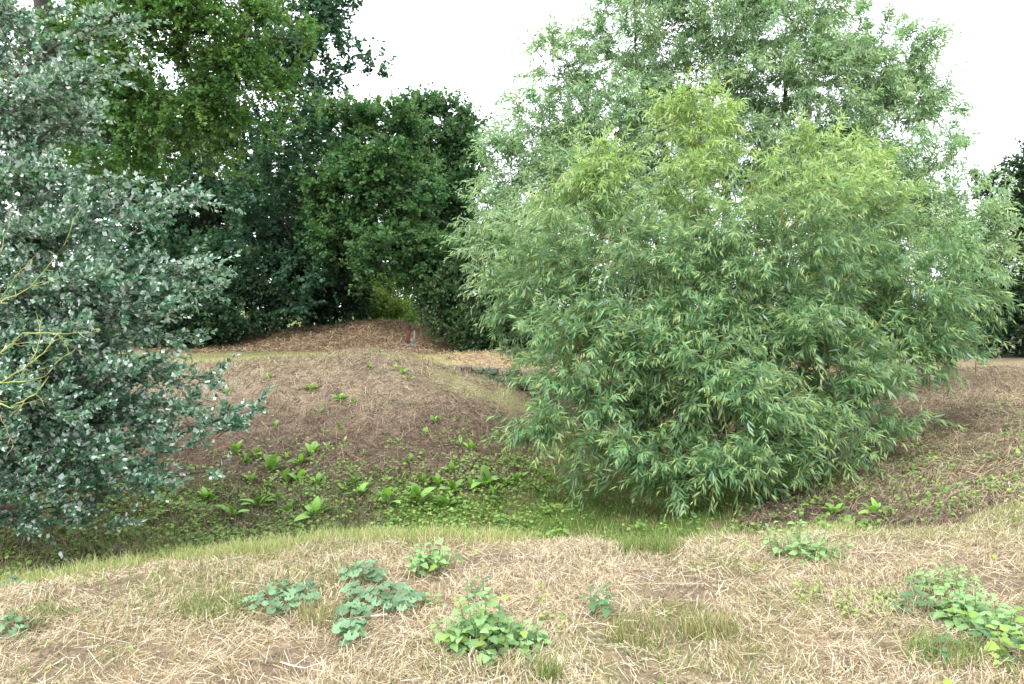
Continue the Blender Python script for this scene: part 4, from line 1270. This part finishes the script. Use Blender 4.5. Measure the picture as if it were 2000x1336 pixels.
DOCKS = [
    (609, 873, 36, 'bushy dock with rounded leaf tuft, topmost big one on the mound face'),
    (502, 879, 34, 'dock beside the poplar tips, upper left of the dock patch'),
    (459, 873, 34, 'narrow upright dock half hidden by the poplar tips'),
    (482, 896, 28, 'low spreading dock just under the poplar tips'),
    (531, 904, 42, 'tall dock with stacked leaves above the lower burrow hole'),
    (587, 892, 34, 'dock leaning with long single leaves below the bushy topmost one'),
    (560, 929, 36, 'thin dock midway between the burrow hole and the leaning dock'),
    (585, 929, 32, 'compact dock immediately right of the thin one above the burrow hole'),
    (622, 937, 28, 'pair-leaved low dock on the mound right of the compact one'),
    (527, 941, 22, 'small dock tuft just above the lower burrow hole'),
    (492, 929, 26, 'small dock among poplar tips above the lower burrow hole'),
    (504, 972, 40, 'dock growing right in front of the lower burrow hole'),
    (455, 990, 46, 'bright dock with tall fan of leaves left of the lower burrow hole'),
    (405, 966, 34, 'dock showing through the lowest poplar foliage'),
    (543, 968, 22, 'sparse dock with two or three leaves right of the burrow hole'),
    (562, 988, 32, 'upright dock low on the slope between burrow hole and big rosette'),
    (617, 992, 44, 'broad dock rosette at the foot of the mound, lowest on its left half'),
    (691, 937, 34, 'spiky dock in the middle of the mound face'),
    (702, 955, 30, 'leafy dock directly below the spiky middle one'),
    (673, 949, 24, 'short dock left of the two stacked middle docks'),
    (757, 968, 40, 'wide pale dock rosette at mid foot of the mound'),
    (813, 962, 50, 'largest light green dock with a raised central leaf'),
    (852, 985, 26, 'short dock at the slope foot right of the largest one'),
    (870, 974, 40, 'slender tall dock right of the largest light green one'),
    (856, 935, 34, 'dock with many fine upright leaves above the slender tall one'),
    (827, 933, 24, 'little dock above the largest light green one'),
    (885, 947, 32, 'narrow dock between the fine-leaved one and the double clump'),
    (918, 943, 32, 'broad-leaved dock forming the left half of the double clump'),
    (949, 927, 48, 'tallest dock of the double clump at right, leaves held high'),
    (963, 953, 30, 'drooping dock under the tallest one at right'),
    (986, 937, 30, 'dock at the right end of the row near the willow spray'),
    (1012, 929, 28, 'fine tufted dock closest to the willow spray'),
    (889, 893, 26, 'upper right dock on the bare mound face'),
    (883, 912, 22, 'small dock under the upper right one on the mound face'),
    (798, 893, 26, 'lone small dock on bare brown soil in the mid slope'),
    (920, 869, 26, 'dock high on the right shoulder of the mound'),
    (899, 863, 22, 'small dock just left of the one on the right shoulder'),
    (665, 772, 26, 'fresh tuft at the lip of the upper burrow hole'),
    (607, 752, 24, 'dark green low plant on the upper mound slope'),
]
for (a_, b_, h_, lab) in DOCKS:
    dock(a_, b_, h_, lab, n_=9 + int(rng.random() * 6))
SEEDL = [(766, 859, 'left of two touching dock seedlings in the middle of the mound slope'), (778, 859, 'right of two touching dock seedlings in the middle of the mound slope'),
         (673, 859, 'upper of two dock seedlings stacked left of the middle pair'), (667, 873, 'lower of two dock seedlings stacked left of the middle pair'),
         (712, 882, 'lone dock seedling between the stacked pair and the bare mid slope'), (663, 834, 'dock seedling right of the bare burrow hollow'),
         (638, 842, 'dull dock seedling at the lip of the bare burrow hollow'), (677, 813, 'upright dock seedling above the bare burrow hollow on the slope'),
         (626, 801, 'thin dock seedling midway up the mound between the two upper burrows'), (525, 730, 'green seedling tuft high on the left of the mound near the pale grass'),
         (447, 760, 'brownish green seedling at the upper left next to the poplar tips'), (539, 830, 'two-leaved dock seedling under the left upper burrow'),
         (772, 717, 'seedling closest to the top of the mound in the centre'), (848, 817, 'upper seedling on the right part of the mound slope'),
         (829, 842, 'lower seedling on the right part of the mound slope'), (640, 870, 'seedling just right of the bushy topmost dock'),
         (560, 888, 'seedling left of the bushy topmost dock'), (785, 725, 'seedling just below the one closest to the mound top'),
         (800, 735, 'seedling at the right of the mound top above the dark litter'), (720, 712, 'faint seedling at the left of the mound top below the pale grass'),
         (690, 780, 'seedling immediately right of the upper burrow hole')]
for (a_, b_, lab) in SEEDL:
    dock(a_, b_, 13 + 6 * rng.random(), lab, 'dock seedlings on the mound slope', n_=6)
dock(1710, 985, 44, 'bushy bright green dock on the right bank above the crest', n_=12, erect=0.8)
dock(1630, 988, 34, 'darker green weed clump left of the bushy dock on the right bank', n_=12, erect=0.7)
dock(1712, 845, 24, 'small green tuft at the willow edge high on the right bank', n_=6)
for i, (a_, lab) in enumerate([(1562, 'leftmost broad-leaved dock peeping over the crest below the right bank'), (1605, 'broad dock second from left peeping over the crest'),
                               (1652, 'large-leaved dock third from left peeping over the crest'), (1690, 'rightmost broad-leaved dock peeping over the crest')]):
    dock(a_, 1018, 27, lab, n_=10, erect=0.6, wide=0.45)

# grass tufts one can count
def tuft(px, py, label, n_, rad, hgt, cols, probs):
    g = ground_at(px, py)
    a = rng.random(n_) * 6.28
    r = rad * np.sqrt(rng.random(n_))
    x_, y_ = g[0] + r * np.cos(a) * 1.3, g[1] + r * np.sin(a)
    zz = H(x_, y_) - 0.005
    me = grass('grass_tuft', '', x_ - g[0], y_ - g[1], hgt, 0.0045, cols, probs, 0.6, 3, zz - g[2])
    o = link('grass_tuft', me)
    o.location = g
    tag(o, label, 'grass tuft')


GT = ([G_FRESH, G_YEL, G_OLIVE, G_DEAD], [0.4, 0.25, 0.25, 0.1])
GP = ([G_YEL, G_DEAD, G_OLIVE], [0.5, 0.3, 0.2])
tuft(420, 1192, 'flat green grass tuft left of the leftmost mallow', 420, 0.16, 0.085, *GT)
tuft(632, 1218, 'olive grass tuft squeezed between two mallow patches', 320, 0.11, 0.10, *GP)
tuft(1268, 1080, 'soft green grass tuft on top of the crest hump', 650, 0.16, 0.13, *GT)
tuft(1385, 1240, 'yellowish grass tuft in the straw right of the dark nettle', 300, 0.11, 0.11, *GP)
tuft(1240, 1255, 'short dull tuft between the central nettles and the yellowish tuft', 220, 0.11, 0.08, *GP)
tuft(1840, 1290, 'loose green grass tuft below the right-hand nettles', 260, 0.14, 0.12, *GT)
tuft(70, 1208, 'light green grass tuft near the dark stick at left', 260, 0.12, 0.07, *GT)
tuft(1070, 1330, 'bright grass blades at the bottom edge of the photo', 120, 0.05, 0.12, *GT)
tuft(300, 1085, 'tall grass tuft standing on the crest at left', 300, 0.18, 0.13, *GP)
tuft(690, 1045, 'thick bright grass tuft on the crest hump in the middle', 500, 0.25, 0.09, *GT)

# ------------------------------------------------------------------ stone wall at the end of the ditch
M_STONE = rough_mat('rough_stone', (0.17, 0.145, 0.12), 5, 0.55, 1.5, 0.95, 0.8, 18)
import bmesh


def stone_mesh(seed):
    r_ = random.Random(seed)
    bm = bmesh.new()
    bmesh.ops.create_icosphere(bm, subdivisions=2, radius=0.5)
    ph = [r_.uniform(0, 6.28) for _ in range(6)]
    for v in bm.verts:
        c = v.co
        m_ = max(abs(c.x), abs(c.y), abs(c.z)) / 0.5
        c *= 1 / (m_ ** 0.6)
        f = 1 + 0.10 * math.sin(5 * c.x + ph[0]) + 0.10 * math.sin(6 * c.y + ph[1]) + 0.10 * math.sin(7 * c.z + ph[2]) + r_.uniform(-0.04, 0.04)
        c *= f
    me = bpy.data.meshes.new('stone')
    bm.to_mesh(me)
    bm.free()
    me.materials.append(M_STONE)
    return me


STONES = [stone_mesh(i) for i in range(6)]
wt_ = thing('stone_wall', 'low dry stone wall of rough dark stones holding up the path', 'wall', (0.5, 19.45, -0.4))
for c_ in range(5):
    xx_ = -2.0 + 0.3 * c_ * 0.5
    while xx_ < 3.4:
        L_ = random.uniform(0.26, 0.52)
        topz = np.interp(xx_, [-2.0, 0, 1.5, 3.5], [0.22, 0.10, 0.03, 0.02])
        hh = random.uniform(0.15, 0.20)
        zz = topz - 0.10 - c_ * 0.165 + random.uniform(-0.015, 0.015)
        gg = gz(xx_ + L_ / 2, 19.0)
        if zz > gg - 0.25:
            o = bpy.data.objects.new('stone', random.choice(STONES))
            o.parent = wt_
            o.scale = (L_ * 1.04, 0.34, hh * 1.08)
            o.rotation_euler = (random.uniform(-.08, .08), random.uniform(-.06, .06), random.uniform(-.1, .1))
            o.location = (xx_ + L_ / 2 - 0.5, -c_ * 0.05 + random.uniform(-0.05, 0.05), zz + 0.4)
            COL.objects.link(o)
        xx_ += L_

# ------------------------------------------------------------------ two short posts by the far mound
M_RUST = rough_mat('rusty_iron', (0.13, 0.05, 0.038), 14, 0.5, 1.5, 0.85, 0.5, 40)
M_GREYWOOD = rough_mat('grey_wood', (0.30, 0.27, 0.24), 10, 0.6, 1.3, 0.9, 0.5, 60)
M_PALE = rough_mat('pale_stone', (0.45, 0.45, 0.47), 12, 0.7, 1.2, 0.8, 0.4, 30)


def post(px, py, h, wx, wy, mat, name, label, lean):
    g = ground_at(px, py)
    bm = bmesh.new()
    prev = None
    for i, t_ in enumerate((0, 0.35, 0.7, 0.92, 1.0)):
        k = (1, 0.96, 0.9, 0.75, 0.35)[i]
        ring = [bm.verts.new((sx * wx * k + lean * h * t_, sy * wy * k, -0.1 + (h + 0.1) * t_ + (0.05 * sx if i == 4 else 0))) for sx, sy in ((-.5, -.5), (0, -.6), (.5, -.5), (.5, .5), (-.5, .5))]
        if prev:
            for j in range(5):
                bm.faces.new((prev[j], prev[(j + 1) % 5], ring[(j + 1) % 5], ring[j]))
        prev = ring
    bm.faces.new(prev)
    me = bpy.data.meshes.new(name)
    bm.to_mesh(me)
    bm.free()
    me.materials.append(mat)
    o = link(name, me)
    o.location = g
    tag(o, label, 'post')


post(797, 673, 0.46, 0.12, 0.07, M_RUST, 'rusty_post', 'short rusty red post at the foot of the far mound', 0.02)
post(809, 673, 0.44, 0.07, 0.06, M_GREYWOOD, 'wooden_post', 'thin grey post beside the rusty red one', 0.03)


def rock(px, py, sc, mat, name, label):
    g = ground_at(px, py)
    me = stone_mesh(int(px * 7 + py)).copy()
    me.materials.clear()
    me.materials.append(mat)
    o = link(name, me)
    o.location = g + np.array([0, 0, sc[2] * 0.3])
    o.scale = sc
    o.rotation_euler = (0.05, 0.05, 0.4)
    tag(o, label, 'stone')


rock(803, 671, (0.16, 0.12, 0.16), M_PALE, 'white_stone', 'small whitish stone wedged between the two short posts')
rock(804, 676, (0.5, 0.3, 0.06), M_GREYWOOD, 'stone_slab', 'flat grey slab lying in front of the two short posts')

# ------------------------------------------------------------------ sticks
def stick(pxs, r, col, label, name='stick', D=None, lift=0.015):
    P = []
    for (a_, b_) in pxs:
        P.append(ground_at(a_, b_) + np.array([0, 0, lift]))
    tb = Tubes()
    Q_ = []
    for a_, b_ in zip(P[:-1], P[1:]):
        Q_.append(bough(a_, b_, 5, 0, 0.03)[:-1])
    Q_.append(P[-1][None])
    Q_ = np.concatenate(Q_)
    tb.add(Q_, np.linspace(r, r * 0.5, len(Q_)), 6, col, 0.2)
    tag(link(name, tb.mesh(name, M_TWIG)), label, 'stick')


stick([(40, 1193), (85, 1182), (128, 1163)], 0.008, (0.12, 0.10, 0.08), 'dark bent stick lying on the straw at the left edge')
stick([(1245, 1049), (1300, 1048), (1348, 1049)], 0.010, (0.10, 0.085, 0.075), 'dark straight stick lying along the crest behind the grass tuft')
stick([(1528, 985), (1562, 970), (1600, 962)], 0.014, (0.36, 0.29, 0.21), 'pale dead stick at the foot of the right bank beside the willow')
stick([(1555, 985), (1568, 972), (1590, 964)], 0.010, (0.33, 0.26, 0.19), 'shorter pale stick crossing the long one by the willow')
stick([(368, 998), (376, 990), (384, 983)], 0.012, (0.50, 0.42, 0.30), 'short straw-coloured stick under the lowest poplar leaves')
stick([(1790, 1062), (1820, 1072), (1850, 1078)], 0.010, (0.17, 0.12, 0.08), 'brown stick on the near bank at right under the crest')

# ------------------------------------------------------------------ bare lichen-covered shrub at the left edge
LB_ = at(-190, 1180, 4.7)
LB_[2] = gz(LB_[0], LB_[1])
lt_ = thing('lichen_shrub', 'bare shrub with twigs crusted in yellow lichen reaching in from the left', 'shrub', LB_, 0, None, True)
LICH, GREYT = (0.32, 0.35, 0.12), (0.32, 0.29, 0.17)
TW = [
    ([(-190, 1180), (-170, 980), (-110, 830), (-40, 770)], 0.020, 0.010, GREYT),
    ([(-40, 770), (0, 748), (45, 722), (85, 690), (112, 652)], 0.0085, 0.004, LICH),
    ([(-40, 770), (20, 797), (70, 770), (95, 735)], 0.008, 0.003, LICH),
    ([(-60, 790), (0, 690), (45, 650), (112, 652), (190, 648)], 0.008, 0.002, LICH),
    ([(0, 748), (50, 745), (88, 735), (118, 700), (135, 690)], 0.005, 0.002, LICH),
    ([(45, 722), (70, 690), (80, 650), (74, 625)], 0.004, 0.0015, LICH),
    ([(112, 652), (125, 668), (136, 690)], 0.004, 0.0015, LICH),
    ([(-110, 830), (-60, 650), (0, 590), (60, 560), (110, 500), (160, 405)], 0.010, 0.002, LICH),
    ([(0, 590), (30, 540), (55, 515), (58, 505)], 0.004, 0.0015, LICH),
    ([(-60, 650), (-10, 520), (15, 450), (22, 400)], 0.006, 0.0015, GREYT),
    ([(-40, 770), (0, 810), (20, 855), (30, 885)], 0.004, 0.0015, GREYT),
    ([(20, 797), (60, 785), (95, 775)], 0.003, 0.001, LICH),
    ([(0, 690), (28, 672), (58, 668)], 0.003, 0.001, LICH),
    ([(60, 560), (85, 555), (120, 540)], 0.003, 0.001, LICH),
    ([(30, 735), (60, 728), (95, 715)], 0.003, 0.001, LICH),
]
for i, (pp, r0, r1, cc) in enumerate(TW):
    P = [at(a_, b_, 4.7 + 0.12 * math.sin(i * 1.7) * (j > 0) * 0 + 0.05 * math.sin(i + j)) for j, (a_, b_) in enumerate(pp)]
    if i == 0:
        P[0] = LB_ - np.array([0, 0, 0.1])
    fine = np.concatenate([bough(a_, b_, 5, 0, 0.03)[:-1] for a_, b_ in zip(P[:-1], P[1:])] + [np.array(P[-1])[None]])
    tb = Tubes()
    tb.add(fine, np.linspace(r0, r1, len(fine)) * (0.6 if i else 1) * (1 + 0.3 * rng.random(len(fine))), 6, cc, 0.45)
    if i:
        for k_ in range(2, len(fine) - 1, 2):
            dv = fine[k_ + 1] - fine[k_]
            tip_ = fine[k_] + nrm(dv + 0.9 * np.linalg.norm(dv) * rng.normal(size=3)) * rng.uniform(0.03, 0.10)
            tb.add(bough(fine[k_], tip_, 4, 0, 0.08), np.linspace(0.0022, 0.001, 4), 5, cc, 0.4)
    nm = 'stem' if i == 0 else 'twig'
    link(nm, tb.mesh(nm, M_TWIG), lt_)
